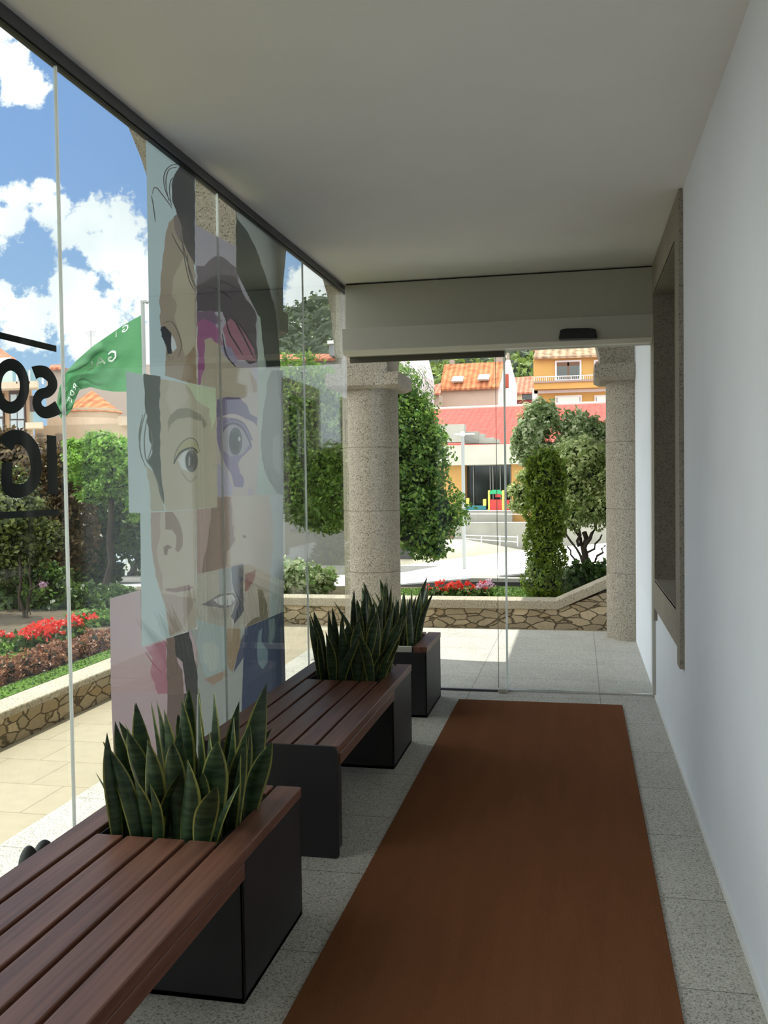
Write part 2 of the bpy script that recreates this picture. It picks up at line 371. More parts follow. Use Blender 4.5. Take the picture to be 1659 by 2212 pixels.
def blob_points(blobs, n, seed=1, shell=0.35, lump=0.18):
    """random points in the outer shell of lumpy ellipsoids: blobs = (x,y,z,rx,ry,rz)"""
    rg = np.random.default_rng(seed); out = []
    vol = np.array([b[3]*b[5] for b in blobs]); cnt = (n*vol/vol.sum()).astype(int)
    for b, k in zip(blobs, cnt):
        d = rg.normal(size=(k, 3)); d /= np.linalg.norm(d, axis=1, keepdims=True)
        ph = rg.uniform(0, 6, 6)
        l = 1+lump*(np.sin(d[:, 0]*5+ph[0])*np.sin(d[:, 1]*6+ph[1])+np.sin(d[:, 2]*7+ph[2])*np.sin(d[:, 0]*9+ph[3]))*0.8
        r = l*(1-shell*rg.uniform(0, 1, k)**1.6)+np.abs(rg.normal(0, .07, k))
        out.append(np.array(b[:3])+d*np.array(b[3:6])*r[:, None])
    return np.concatenate(out)
def pblobs(lst, Y, dep=1.0):
    """(px,py,r px) or (px,py,rx,ry) -> world ellipsoids at about distance Y"""
    o = []
    for q in lst:
        px, py, rx = q[:3]; ry = q[3] if len(q) > 3 else rx; dy = q[4] if len(q) > 4 else 0
        p = at(px, py, Y+dy); k = (Y+dy)/FPX
        o.append((p.x, p.y, p.z, rx*k, rx*k*dep, ry*k))
    return o
LM = {}
def tree(name, label, cat, blobs, n, size, m_, trunk=None, seed=1, parts=('foliage', 'trunk'), core=None, group=None, **kw):
    P = blob_points(blobs, n, seed, kw.pop('shell', 0.4), kw.pop('lump', 0.3))
    zs = min(b[2]-b[5] for b in blobs)
    base = Vector(trunk[0][0][0]) if trunk else Vector((float(P[:, 0].mean()), float(P[:, 1].mean()), zs))
    r = empty(name, base, label, cat, group)
    leaf_cloud(parts[0], P, size, m_, r, seed=seed, **kw)
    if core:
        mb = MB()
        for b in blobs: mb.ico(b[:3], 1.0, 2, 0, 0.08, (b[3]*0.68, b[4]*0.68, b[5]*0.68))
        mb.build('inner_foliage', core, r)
    if trunk:
        mb = MB()
        for pts, rad in trunk: mb.tube(pts, rad, 8)
        mb.build(parts[1], mat('bark', srgb(58, 48, 40), 0.95, noise=0.3, nscale=12, bump=0.5, bscale=30), r, smooth=True)
    return r

# ---------------------------------------------------------------- vestibule shell
XG, XW, ZC, YD = -1.655, 0.508, 2.9125, 6.504
YB = -2.2
# floor: granite platform running through the vestibule and the arcade
struct(box('floor', (-2.39, YB-0.3, -0.25), (XW+0.35, 9.25, 0.0), GRAN_FLOOR), 'speckled pale grey granite slab floor of the entrance and arcade', 'floor')
struct(box('ceiling', (XG-0.03, YB, ZC), (XW+0.02, YD+0.12, ZC+0.25), CEIL), 'smooth off-white ceiling over the entrance passage', 'ceiling')
# right wall with window openings
WINS = [(4.93, 6.27), (8.35, 9.0), (11.8, 13.15), (14.8, 16.15)]
WINS = [(4.93, 6.27), (11.8, 13.15), (14.8, 16.15)]
wz0, wz1 = 0.83, 2.70
mb = MB(); ys = [YB-0.3]
for a, b in WINS: ys += [a, b]
ys.append(16.7)
for i in range(0, len(ys), 2): mb.box((XW, ys[i], -0.3), (XW+0.35, ys[i+1], 6.2))
for a, b in WINS: mb.box((XW, a, -0.3), (XW+0.35, b, wz0)); mb.box((XW, a, wz1), (XW+0.35, b, 6.2))
struct(mb.build('wall_right', WALLW), 'long white plastered wall on the right with stone-framed window recesses', 'wall')
for i, (a, b) in enumerate(WINS):
    w = struct(empty('window_%d' % (i+7), ((XW+0.2), (a+b)/2, wz0)), ['deep window recess framed in grey granite in the right wall beside the sliding door', 'granite-framed window of the wall outside, nearer one mirrored in the glass', 'granite-framed window of the wall outside, farthest one mirrored in the glass'][i], 'window')
    s = MB(); F = 0.195; t = 0.022; x0 = XW-t; x1 = XW+0.30
    e_ = 0.006; s.box((x0, a-F, wz0-0.19), (XW+.001, a, ZC-0.006)); s.box((x0, b, wz0-0.19), (XW+.001, b+F, ZC-0.006)); s.box((x0, a-.01, wz0), (x1, a+e_, wz1)); s.box((x0, b-e_, wz0), (x1, b+.01, wz1))
    s.box((x0, a, wz1), (XW+.001, b, ZC-0.006)); s.box((x0, a, wz0-0.19), (XW+.001, b, wz0)); s.box((x0, a, wz1-e_), (x1, b, wz1+.01)); s.box((x0, a, wz0-.01), (x1, b, wz0+e_))
    s.box((x0, a-F, wz0-0.28), (XW+0.1, a-F+0.13, wz0-0.19)); s.box((x0, b+F-0.13, wz0-0.28), (XW+0.1, b+F, wz0-0.19))
    s.build('stone_surround', GRAN_FRAME, w)
    f = MB(); xf = XW+0.24
    for (p, q) in (((a, wz0), (a+0.07, wz1)), ((b-0.07, wz0), (b, wz1)), ((a, wz0), (b, wz0+0.08)), ((a, wz1-0.07), (b, wz1)), (((a+b)/2-0.04, wz0), ((a+b)/2+0.04, wz1))):
        f.box((xf, p[0], p[1]), (xf+0.05, q[0], q[1]))
    f.build('window_frame', WHITE, w, bevel=0.004)
    box('pane', (xf+0.02, a, wz0), (xf+0.03, b, wz1), DWIN, w)
struct(box('wall_back', (XG-0.03, YB-0.3, 0.0), (XW, YB, ZC), mat('inner_wall', srgb(120, 116, 108), 0.8)), 'wall behind the viewer', 'wall')

struct(box('highlight_strip_right', (XW-0.010, YB, 0.0), (XW, YD-0.03, 0.022), WHITE), 'thin white strip added as the highlight along the foot of the right wall', 'highlight_strip')  # white strip added to draw the bright highlight line at the wall foot
# glass side wall: panes, seals, channels
J = [0.03, 1.387, 2.747, 4.111, 5.474, YD+0.03]
for i in range(len(J)-1):
    w = struct(empty('window_%d' % (i+1), (XG, (J[i]+J[i+1])/2, 0.02)), 'frameless tall glass pane of the side wall, number %s from the door corner' % ['five', 'four', 'three', 'two', 'one'][i], 'glass wall')
    box('pane', (XG-0.006, J[i]+0.004, 0.02), (XG+0.006, J[i+1]-0.004, ZC-0.03), GLASS, w)
    if i < len(J)-2: box('seal', (XG-0.005, J[i+1]-0.0035, 0.02), (XG+0.005, J[i+1]+0.0035, ZC-0.03), SEAL, w)
tr = struct(empty('trim_1', (XG, 2, ZC)), 'dark grey metal channel holding the top of the glass wall', 'channel')
box('channel', (XG-0.024, YB, ZC-0.040), (XG+0.022, YD+0.03, ZC-0.001), DKMETAL, tr, 0.002)
box('gasket', (XG-0.012, YB, ZC-0.046), (XG+0.012, YD+0.03, ZC-0.039), mat('black_gasket', srgb(28, 28, 30), 0.6), tr)
tr = struct(empty('trim_2', (XG, 2, 0)), 'low grey metal channel under the glass wall', 'channel')
box('channel', (XG-0.015, YB, 0.0), (XG+0.015, YD+0.03, 0.03), DKMETAL, tr, 0.002)

struct(box('added_wall_left', (XG-0.15, YB-0.3, -0.1), (XG, 0.026, 4.2), WALLW), 'white wall added out of view left of the viewer to cut light, where the glass begins', 'wall')  # unseen wall added to block side light close to the viewer
# sliding door with its operator box
XL = XG+0.04
dh = struct(empty('trim_3', (-0.5, YD-0.1, 2.41)), 'grey metal sliding door operator housing under the ceiling', 'door header')
box('upper_panel', (XL, YD-0.13, 2.585), (XW-0.01, YD+0.02, ZC-0.012), ALU2, dh, 0.003)
box('shadow_gap', (XL, YD-0.10, ZC-0.02), (XW-0.01, YD+0.0, ZC-0.001), mat('black_gasket', (0, 0, 0, 1)), dh)
mb = MB(); y0, y1 = YD-0.19, YD+0.02
prof = [(y1, 2.405), (YD-0.06, 2.405), (YD-0.16, 2.405), (y0, 2.43), (y0, 2.583), (y1, 2.583)]
mb.prism([(XL-0.01, y, z) for y, z in prof], (XW-0.012-XL+0.01, 0, 0)); mb.build('operator_cover', ALU, dh, bevel=0.002)
mb = MB(); mb.prism([(XL-0.006, y0-0.002, 2.429), (XL-0.006, YD-0.158, 2.4035), (XL-0.006, YD-0.10, 2.4035), (XL-0.006, YD-0.10, 2.401), (XL-0.006, YD-0.160, 2.401), (XL-0.006, y0-0.005, 2.427)], (XW-0.02-XL, 0, 0)); mb.build('bottom_lip', ALUL, dh)
sn = MB(); sn.prism([(-0.125, y0, 2.437), (0.128, y0, 2.431), (0.117, y0, 2.493), (0.07, y0, 2.503), (-0.07, y0, 2.506), (-0.113, y0, 2.500)], (0, -0.045, 0))
sn.build('motion_sensor', mat('black_plastic', srgb(20, 20, 22), 0.35), dh, bevel=0.008)
d1 = struct(empty('door_1', (-1.05, YD+0.02, 0)), 'fixed left glass leaf of the entrance sliding door', 'door')
box('pane', (XG+0.012, YD-0.006, 0.012), (-0.50, YD+0.006, 2.385), DGLASS, d1)
box('top_rail', (XL, YD-0.012, 2.365), (-0.50, YD+0.012, 2.405), mat('rail_metal', srgb(96, 92, 82), 0.5, metal=0.3), d1)
box('floor_guide', (-0.565, YD-0.05, 0.0), (-0.505, YD+0.03, 0.03), ALU, d1, 0.004)
box('bottom_rail', (XL, YD-0.012, 0.0), (-0.56, YD+0.012, 0.014), DKMETAL, d1)
box('edge', (-0.5665, YD-0.007, 0.012), (-0.5635, YD+0.007, 2.38), mat('glass_edge_dark', srgb(110, 118, 108), 0.3), d1)
d2 = struct(empty('door_2', (0.0, YD+0.05, 0)), 'right glass leaf of the entrance sliding door', 'door')
box('pane', (-0.51, YD+0.030, 0.012), (XW-0.02, YD+0.042, 2.42), DGLASS, d2)
box('edge', (-0.514, YD+0.028, 0.01), (-0.500, YD+0.044, 2.425), mat('glass_edge', srgb(240, 244, 238), 0.25, trans=0.7), d2)
box('floor_track', (-0.50, YD+0.02, 0.0), (XW-0.01, YD+0.05, 0.012), mat('bright_steel', srgb(225, 225, 225), 0.25, metal=0.8), d2)
tr = struct(empty('trim_4', (XW-0.01, YD, 0)), 'slim grey metal post where the glass door meets the white wall', 'trim')
box('post', (XW-0.022, YD-0.02, 0), (XW, YD+0.05, 2.6), ALU, tr, 0.002)

# ---------------------------------------------------------------- arcade outside
ARX0, ARX1 = -2.30, -1.79
CX = -2.045
def arch_wall(name, p_of, spans, z_spring, rise, ztop, lo, hi, thick, label):
    """wall with arched openings; p_of(s,t,z) maps along / across / up to world"""
    mb = MB(); n = 24
    edges = [lo]+[e for s_ in spans for e in s_]+[hi]
    for i in range(0, len(edges), 2):
        a, b = edges[i], edges[i+1]
        if b-a > 0.01:
            P = [p_of(a, 0, 2.555), p_of(b, 0, 2.555), p_of(b, 0, ztop), p_of(a, 0, ztop)]
            mb.prism(P, Vector(p_of(a, 1, 0))-Vector(p_of(a, 0, 0)))
    for a, b in spans:
        c = (a+b)/2; h = (b-a)/2
        for k in range(n):
            t0 = -1+2*k/n; t1 = -1+2*(k+1)/n
            z0 = z_spring+rise*math.sqrt(max(0, 1-t0*t0)); z1 = z_spring+rise*math.sqrt(max(0, 1-t1*t1))
            P = [p_of(c+h*t0, 0, z0), p_of(c+h*t1, 0, z1), p_of(c+h*t1, 0, ztop), p_of(c+h*t0, 0, ztop)]
            mb.prism(P, Vector(p_of(a, 1, 0))-Vector(p_of(a, 0, 0)))
    return struct(mb.build(name, GRAN_COL), label, 'arch')
COLY = [-2.3, 1.45, 5.2, 8.95]
spans = [(COLY[i]+0.3, COLY[i+1]-0.3) for i in range(3)]
arch_wall('trim_5', lambda s, t, z: (ARX0 if t == 0 else ARX1, s, z), spans, 2.72, 1.0, 4.2, COLY[0]-0.3, COLY[-1]+0.3, 0, 'granite arches of the arcade running alongside the glass wall')
arch_wall('trim_6', lambda s, t, z: (s, 8.72 if t == 0 else 9.18, z), [(ARX1, 0.2)], 2.62, 0.85, 4.2, ARX1-0.001, ARX1, 0, 'granite arch spanning the front of the arcade beyond the door')
mb = MB(); mb.box((0.2, 8.72, 2.52), (XW, 9.18, 4.2)); struct(mb.build('trim_7', GRAN_COL), 'granite pier block above the half column against the white wall', 'pier')
struct(box('roof', (-2.32, YB-0.3, 4.2), (XW+0.35, 9.25, 4.4), WALLW), 'white flat roof over the stone arcade', 'roof')
struct(box('roof_eaves', (-0.84, 9.25, 4.05), (XW+0.35, 16.7, 4.2), WALLW), 'white eaves of the building beyond the arcade', 'eaves')
struct(box('upper_wall', (XG, YB, 3.17), (XW, YD+0.1, 4.2), WALLW), 'white upstand between entrance ceiling and arcade roof', 'wall')

def column(x, y, r, label, half=False):
    c = empty('stone_column', (x, y, 0), label, 'column', None); c['kind'] = 'structure'
    prof = [(r*1.06, 0), (r*1.06, 0.0)]
    prof = [(r, 0.0)]
    for zj in (0.62, 1.22, 1.84): prof += [(r, zj-0.005), (r-0.006, zj-0.002), (r-0.006, zj+0.002), (r, zj+0.005)]
    prof += [(r*0.985, 2.40)]
    MB().lathe(prof, (x, y), 48).build('shaft', GRAN_COL, c, smooth=True)
    w = 0.36 if y > 6 or y < 3 else 0.29; x1 = min(x+w, XW-0.001) if half else x+w
    mb = MB(); mb.add([(x-w+.05, y-w+.05, 2.40), (x1-(0 if half else .05), y-w+.05, 2.40), (x1-(0 if half else .05), y+w-.05, 2.40), (x-w+.05, y+w-.05, 2.40),
                       (x-w, y-w, 2.43), (x1, y-w, 2.43), (x1, y+w, 2.43), (x-w, y+w, 2.43), (x-w, y-w, 2.55), (x1, y-w, 2.55), (x1, y+w, 2.55), (x-w, y+w, 2.55)],
                      [(3, 2, 1, 0), (0, 1, 5, 4), (1, 2, 6, 5), (2, 3, 7, 6), (3, 0, 4, 7), (4, 5, 9, 8), (5, 6, 10, 9), (6, 7, 11, 10), (7, 4, 8, 11), (8, 9, 10, 11)])
    mb.build('capital', GRAN_COL, c, bevel=0.006)
column(CX, 1.45, 0.28, 'granite column outside the glass beside the near bench')
column(CX, 5.2, 0.28, 'granite column hidden behind the collage of faces on the glass')
column(CX+0.02, 8.95, 0.28, 'free-standing round granite column beyond the door at the arcade corner')
column(XW, 8.95, 0.255, 'granite half column built against the white wall beyond the door', True)

# ---------------------------------------------------------------- doormat
mt_ = MB(); mt_.box((-0.811, 0.6, 0.0), (0.272, 6.195, 0.012))
tag(mt_.build('doormat', COIR, bevel=0.003), 'long brown coir doormat runner lying on the granite floor', 'doormat')

# ---------------------------------------------------------------- benches with planters
BX0, BX1 = -1.535, -0.947
def rounded_panel(mb, y0, y1, x0, x1, z0, z1, rr, mi=0):
    P = []
    for (cx_, cz, a0) in ((x1-rr, z1-rr, 0), (x0+rr, z1-rr, 90), (x0+rr*0.6, z0+rr*0.6, 180), (x1-rr*0.6, z0+rr*0.6, 270)):
        q = rr if a0 < 180 else rr*0.6
        for k in range(5):
            a = math.radians(a0+k*22.5); P.append((cx_+q*math.cos(a), y0, cz+q*math.sin(a)))
    mb.prism(P, (0, y1-y0, 0), mi)
def planter_box(parent, y0, y1):
    mb = MB(); t = 0.012; zb = 0.0
    mb.box((BX0+.004, y0, zb), (BX0+.004+t, y1, 0.415)); mb.box((BX1-.004-t, y0, zb), (BX1-.004, y1, 0.415))
    mb.box((BX0+.004, y0, zb), (BX1-.004, y0+t, 0.415)); mb.box((BX0+.004, y1-t, zb), (BX1-.004, y1, 0.415)); mb.box((BX0+.004, y0, zb), (BX1-.004, y1, 0.02))
    mb.build('planter_box', BLACK, parent, bevel=0.004)
    # inner liner
    hx0, hx1 = BX0+0.098, BX1-0.098
    mb = MB(); mb.box((hx0, y0+.03, 0.30), (hx0+.004, y1-.06, 0.44)); mb.box((hx1-.004, y0+.03, 0.30), (hx1, y1-.06, 0.44)); mb.box((hx0, y0+.03, 0.30), (hx1, y0+.034, 0.40)); mb.box((hx0, y1-.064, 0.30), (hx1, y1-.06, 0.44))
    mb.build('liner', BLACK, parent)
    mb = MB(); rg = random.Random(3); nx, ny = 10, 10; vs = []; fs = []
    for i in range(nx+1):
        for j in range(ny+1): vs.append((hx0+.004+(hx1-hx0-.008)*i/nx, y0+.034+(y1-y0-.1)*j/ny, 0.372+rg.uniform(-.006, .006)))
    for i in range(nx):
        for j in range(ny): a = i*(ny+1)+j; fs.append((a, a+1, a+ny+2, a+ny+1))
    mb.add(vs, fs); mb.build('soil', SOIL, parent)
def bench(label, ynear, yfar, hole0, hole1):
    b = empty('planter_bench', ((BX0+BX1)/2, (ynear+yfar)/2, 0), label, 'bench', 'slatted benches with planters')
    W6 = (BX1-BX0); g = 0.013; sw = (W6-5*g)/6
    for i in range(6):
        x0 = BX0+i*(sw+g); edge = i in (0, 5)
        mb = MB(); mb.box((x0, ynear+.012, 0.413), (x0+sw, yfar-.004 if edge else hole0, 0.45)); s = mb.build('slat', WOOD, b, bevel=0.004)
    # thicker side faces of the outer slats (drop edge between the boxes)
    box('side_rail', (BX1-0.03, ynear+.05, 0.365), (BX1+0.002, hole0-.045, 0.4135), WOOD, b, 0.004)
    box('side_rail', (BX0-0.002, ynear+.05, 0.365), (BX0+0.03, hole0-.045, 0.4135), WOOD, b, 0.004)
    box('cross_slat', (BX0+sw+g, hole1, 0.413), (BX1-sw-g, yfar-.004, 0.45), WOOD, b, 0.004)
    mb = MB(); rounded_panel(mb, ynear, ynear+.012, BX0-.002, BX1+.002, 0.0, 0.451, 0.025); mb.box((BX0+.01, ynear+.005, .02), (BX0+.022, ynear+.10, .41)); mb.box((BX1-.022, ynear+.005, 0.02), (BX1-.010, ynear+.10, .36)); mb.build('end_panel', BLACK, b)
    planter_box(b, hole0-.05, yfar)
    return b
bench('near slatted bench of brown wood with black steel ends and plants at its far end', 0.95, 3.02, 2.505, 2.93)
bench('second slatted brown bench by the glass wall with planter towards the door', 3.495, 5.17, 4.70, 5.09)
# cube planter near the door
b = empty('planter_box_stand', ((BX0+BX1)/2, 6.0, 0), 'black cube planter with wooden rims standing closest to the glass door', 'planter')
for x0 in (BX0, BX1-0.088): box('rim_slat', (x0, 5.715, 0.413), (x0+0.088, 6.305, 0.45), WOOD, b, 0.004)
box('rim_slat', (BX0+0.1, 6.225, 0.413), (BX1-0.1, 6.305, 0.45), WOOD, b, 0.004)
box('front_rim', (BX0+0.1, 5.715, 0.413), (BX1-0.1, 5.745, 0.45), ALU, b, 0.003)
planter_box(b, 5.71, 6.31)

# ---------------------------------------------------------------- snake plants
def snake_mat():
    mt, nt, b = new_mat('snake_plant_leaf'); N = nt.nodes.new; L = nt.links.new
    uv = N('ShaderNodeUVMap'); uv.uv_map = 'UVMap'; sep = N('ShaderNodeSeparateXYZ'); L(uv.outputs[0], sep.inputs[0])
    a = N('ShaderNodeMath'); a.operation = 'SUBTRACT'; a.inputs[1].default_value = 0.5; L(sep.outputs[0], a.inputs[0])
    c = N('ShaderNodeMath'); c.operation = 'ABSOLUTE'; L(a.outputs[0], c.inputs[0])
    mr = N('ShaderNodeMapRange'); mr.inputs[1].default_value = 0.40; mr.inputs[2].default_value = 0.44; L(c.outputs[0], mr.inputs[0])
    tc = N('ShaderNodeTexCoord'); mp = N('ShaderNodeMapping'); mp.inputs['Scale'].default_value = (12, 12, 70); L(tc.outputs['Object'], mp.inputs[0])
    nz = N('ShaderNodeTexNoise'); nz.inputs['Scale'].default_value = 1; nz.inputs['Detail'].default_value = 4; L(mp.outputs[0], nz.inputs['Vector'])
    rp = N('ShaderNodeValToRGB'); L(nz.outputs['Fac'], rp.inputs[0]); e = rp.color_ramp.elements
    e[0].position = 0.4; e[0].color = srgb(38, 58, 38); e[1].position = 0.62; e[1].color = srgb(66, 88, 58)
    mx = N('ShaderNodeMix'); mx.data_type = 'RGBA'; L(mr.outputs[0], mx.inputs[0]); L(rp.outputs[0], mx.inputs[6]); mx.inputs[7].default_value = srgb(150, 150, 78)
    L(mx.outputs[2], b.inputs['Base Color']); b.inputs['Roughness'].default_value = 0.4
    return mt
SNAKE = snake_mat()
def snake_plant(label, leaves):
    """leaves: (bx,by, tipx,tipy,tipz, width, twist)"""
    V = []; F = []; UV = []
    ox = sum(l[0] for l in leaves)/len(leaves); oy = sum(l[1] for l in leaves)/len(leaves); oz = 0.372
    ns, nc = 14, 4
    for (bx, by, tx, ty, tz, w, tw) in leaves:
        b0 = Vector((bx-ox, by-oy, -0.01)); tip = Vector((tx-ox, ty-oy, tz-oz)); h = tip-b0
        bend = Vector((h.x, h.y, 0))*0.35
        base = len(V)
        for i in range(ns+1):
            t = i/ns
            p = b0+h*t-bend*math.sin(math.pi*t)*0.55
            prof = (0.42+0.58*math.sin(min(1, t/0.62)*math.pi/2)) if t < 0.62 else max(0.0, 1-((t-0.62)/0.38)**1.9)
            ww = w*prof*0.5+0.0008
            if t > 0.93: ww *= 0.8
            ang = tw+0.9*t*(1 if (bx*97) % 1 > 0.5 else -1)
            d = Vector((math.cos(ang), math.sin(ang), 0)); nrm = Vector((-math.sin(ang), math.cos(ang), 0))
            for k in range(nc+1):
                s = -1+2*k/nc
                V.append(tuple(p+d*ww*s+nrm*(ww*0.5*(s*s)))); 
        for i in range(ns):
            for k in range(nc):
                a = base+i*(nc+1)+k; F.append((a, a+1, a+nc+2, a+nc+1)); UV.append([(k/nc, i/ns), ((k+1)/nc, i/ns), ((k+1)/nc, (i+1)/ns), (k/nc, (i+1)/ns)])
    me = bpy.data.meshes.new('snake_plant'); me.from_pydata(V, [], F)
    uvl = me.uv_layers.new(name='UVMap'); uvl.data.foreach_set('uv', np.array(UV, float).ravel())
    me.polygons.foreach_set('use_smooth', [True]*len(F)); me.update()
    o = link('snake_plant', me, None, [SNAKE]); o.location = (ox, oy, oz)
    return tag(o, label, 'plant', 'variegated snake plants in the bench planters')
def grow(hy0, hy1, tips, n, zlo, zhi, seed, label):
    rg = random.Random(seed); hx0, hx1 = BX0+0.115, BX1-0.115; L = []
    for (px, py, ty, w) in tips:
        t = at(px, py, ty)
        bx = min(hx1, max(hx0, t.x*0.75+(hx0+hx1)/2*0.25)); by = min(hy1-.03, max(hy0+.02, ty*0.85+(hy0+hy1)/2*0.15))
        L.append((bx, by, t.x, t.y, t.z, w, rg.uniform(-0.5, 0.5)))
    for i in range(n):
        bx = rg.uniform(hx0, hx1); by = rg.uniform(hy0+.02, hy1-.03)
        ln = rg.uniform(zlo, zhi)*(1.0 if by > (hy0+hy1)/2 else 0.85)
        L.append((bx, by, bx+rg.gauss(0, .06)+(bx-(hx0+hx1)/2)*0.35, by+rg.gauss(0, .05)+(by-(hy0+hy1)/2)*0.3, 0.372+ln, rg.uniform(.045, .07), rg.uniform(-0.9, 0.9)))
    return snake_plant(label, L)
tipsA = [(206,1668,2.6,.035),(225,1617,2.62,.06),(249,1558,2.7,.05),(268,1560,2.85,.045),(265,1590,2.8,.04),(294,1518,2.72,.06),(325,1515,2.8,.05),(338,1512,2.85,.05),
         (354,1531,2.7,.07),(391,1507,2.8,.07),(428,1486,2.88,.06),(462,1490,2.85,.065),(432,1543,2.66,.07),(517,1515,2.88,.06),(577,1475,2.84,.08),(588,1602,2.78,.07),
         (390,1570,2.62,.075),(318,1597,2.55,.07),(290,1680,2.54,.065),(323,1692,2.53,.05),(452,1577,2.6,.08),(470,1600,2.56,.085),(405,1640,2.53,.085),(520,1630,2.62,.07),(505,1548,2.7,.07),(540,1565,2.8,.06),(372,1600,2.56,.07),(532,1590,2.64,.06)]
grow(2.505, 2.93, tipsA, 16, .28, .44, 11, 'dense variegated snake plants in the planter of the near bench')
tipsB = [(669,1333,4.85,.04),(703,1363,4.8,.04),(710,1317,4.95,.04),(717,1310,5.0,.04),(735,1343,4.8,.06),(740,1322,4.95,.05),(752,1345,4.8,.08),(765,1273,5.05,.04),(779,1317,4.9,.05),(790,1276,5.0,.06),(796,1274,5.05,.05),(808,1300,4.9,.06),(825,1290,4.98,.06),(833,1270,5.05,.05),(845,1265,5.05,.05),(883,1318,4.95,.075),(870,1330,4.85,.06),(815,1320,4.78,.08),(775,1340,4.76,.08),(850,1310,4.9,.06)]
grow(4.70, 5.09, tipsB, 20, .34, .50, 5, 'snake plants in the planter at the far end of the second bench')
tipsC = [(832,1258,6.1,.05),(843,1290,6.0,.06),(855,1283,6.1,.06),(872,1275,6.0,.05),(880,1290,6.15,.06),(890,1268,6.1,.04),(900,1285,6.0,.06),(909,1275,6.05,.06),(912,1300,6.1,.05)]
grow(5.75, 6.22, tipsC, 22, .38, .50, 8, 'snake plants in the black cube planter nearest the door')

# ---------------------------------------------------------------- printed collage on the glass
def c2(x, y): return (220+x/3.457, 260+y/3.457)
def c3(x, y): return (220+x/3.159, 800+y/3.159)
def c8(x, y): return (180+x/2.86, 1450+y/2.86)
def ell(cx_, cy_, rx, ry, n=20): return [(cx_+rx*math.cos(2*math.pi*k/n), cy_+ry*math.sin(2*math.pi*k/n)) for k in range(n)]
def stroke(pts, w):
    # smooth a polyline and give it width, tapering at both ends
    Q = []
    P = [Vector(p) for p in pts]
    for i in range(len(P)-1):
        p0 = P[max(i-1, 0)]; p1 = P[i]; p2 = P[i+1]; p3 = P[min(i+2, len(P)-1)]
        for k in range(4):
            t = k/4; Q.append(0.5*((2*p1)+(p2-p0)*t+(2*p0-5*p1+4*p2-p3)*t*t+(3*p1-p0-3*p2+p3)*t**3))
    Q.append(P[-1]); L = []; R = []
    for i, q in enumerate(Q):
        d = (Q[min(i+1, len(Q)-1)]-Q[max(i-1, 0)]); d = Vector((-d.y, d.x)); d.normalize()
        s = w/2*(0.35+0.65*math.sin(math.pi*(0.08+0.84*i/(len(Q)-1))))
        L.append(q+d*s); R.append(q-d*s)
    return [tuple(p) for p in L+R[::-1]]
ART = []   # (panel, colour, polygon in picture columns/rows)
def A(panel, cf, col, pts): ART.append((panel, col, [cf(*p) if cf else p for p in pts]))
def smooth_poly(pts, amp=5, seed=0):
    """rough hand-cut outline: subdivide and jitter"""
    rg = random.Random(seed+len(pts)); out = []
    for i, p in enumerate(pts):
        q = pts[(i+1) % len(pts)]; out.append(p); L_ = math.hypot(q[0]-p[0], q[1]-p[1]); n = int(L_/45)
        for k in range(1, n+1):
            t = k/(n+1); out.append((p[0]+(q[0]-p[0])*t+rg.uniform(-amp, amp), p[1]+(q[1]-p[1])*t+rg.uniform(-amp, amp)))
    return out
def B(panel, cf, col, pts, amp=6): A(panel, cf, col, smooth_poly(pts, amp))
# panel 0: profile with dark hair
A(0, None, (158,182,196), [(315,285),(422,374),(424,850),(324,808)])
B(0, c2, (140,126,112), [(545,720),(500,760),(470,900),(450,1100),(432,1320),(435,1500),(450,1560),(480,1700),(470,1905),(712,1980),(705,1280),(690,1050)])
B(0, c2, (160,149,130), [(540,1160),(590,1060),(620,1000),(690,1180),(703,1700),(620,1760),(590,1650),(560,1560),(545,1450),(560,1380),(520,1290)])
B(0, c2, (132,108,84), [(640,1750),(690,1680),(708,1970),(595,1945),(610,1850)])
B(0, c2, (52,52,62), [(545,400),(590,330),(640,322),(694,385),(697,1060),(650,985),(600,820),(560,700),(525,600),(520,480)], 4)
B(0, c2, (66,62,66), [(560,700),(640,700),(697,1000),(697,1090),(640,980),(600,900)], 5)
B(0, c2, (112,100,100), [(535,720),(560,700),(600,800),(610,920),(580,900),(540,800)], 5)
A(0, c2, (40,42,54), [(440,1545),(470,1535),(520,1590),(515,1660),(522,1742),(492,1745),(480,1680),(450,1620)])
A(0, c2, (178,188,200), [(520,1600),(545,1640),(560,1700),(530,1730),(518,1700)])
A(0, c2, (104,92,80), stroke([(460,1515),(510,1500),(550,1540),(580,1610),(596,1690),(570,1760)], 11))
A(0, c2, (50,50,60), stroke([(435,1560),(460,1590),(500,1640)], 9)); A(0, c2, (50,50,60), stroke([(440,1610),(470,1620),(500,1660)], 8))
A(0, c2, (120,105,90), stroke([(485,1735),(510,1790),(540,1770)], 8))
for q in ([(590,325),(520,335),(475,380),(462,450),(480,540),(520,620)],[(560,420),(520,440),(505,520),(520,640)],[(560,350),(500,370),(478,470),(500,600)],[(380,550),(385,510),(410,505),(440,540),(500,620),(525,660)],[(370,560),(385,640),(400,760)],
          [(600,900),(620,1050),(655,1200),(703,1280)],[(590,860),(640,1060),(700,1240)],[(520,840),(570,940),(640,1040)],[(640,1000),(650,1120),(700,1260)]):
    A(0, c2, (74,70,74), stroke(q, 8))
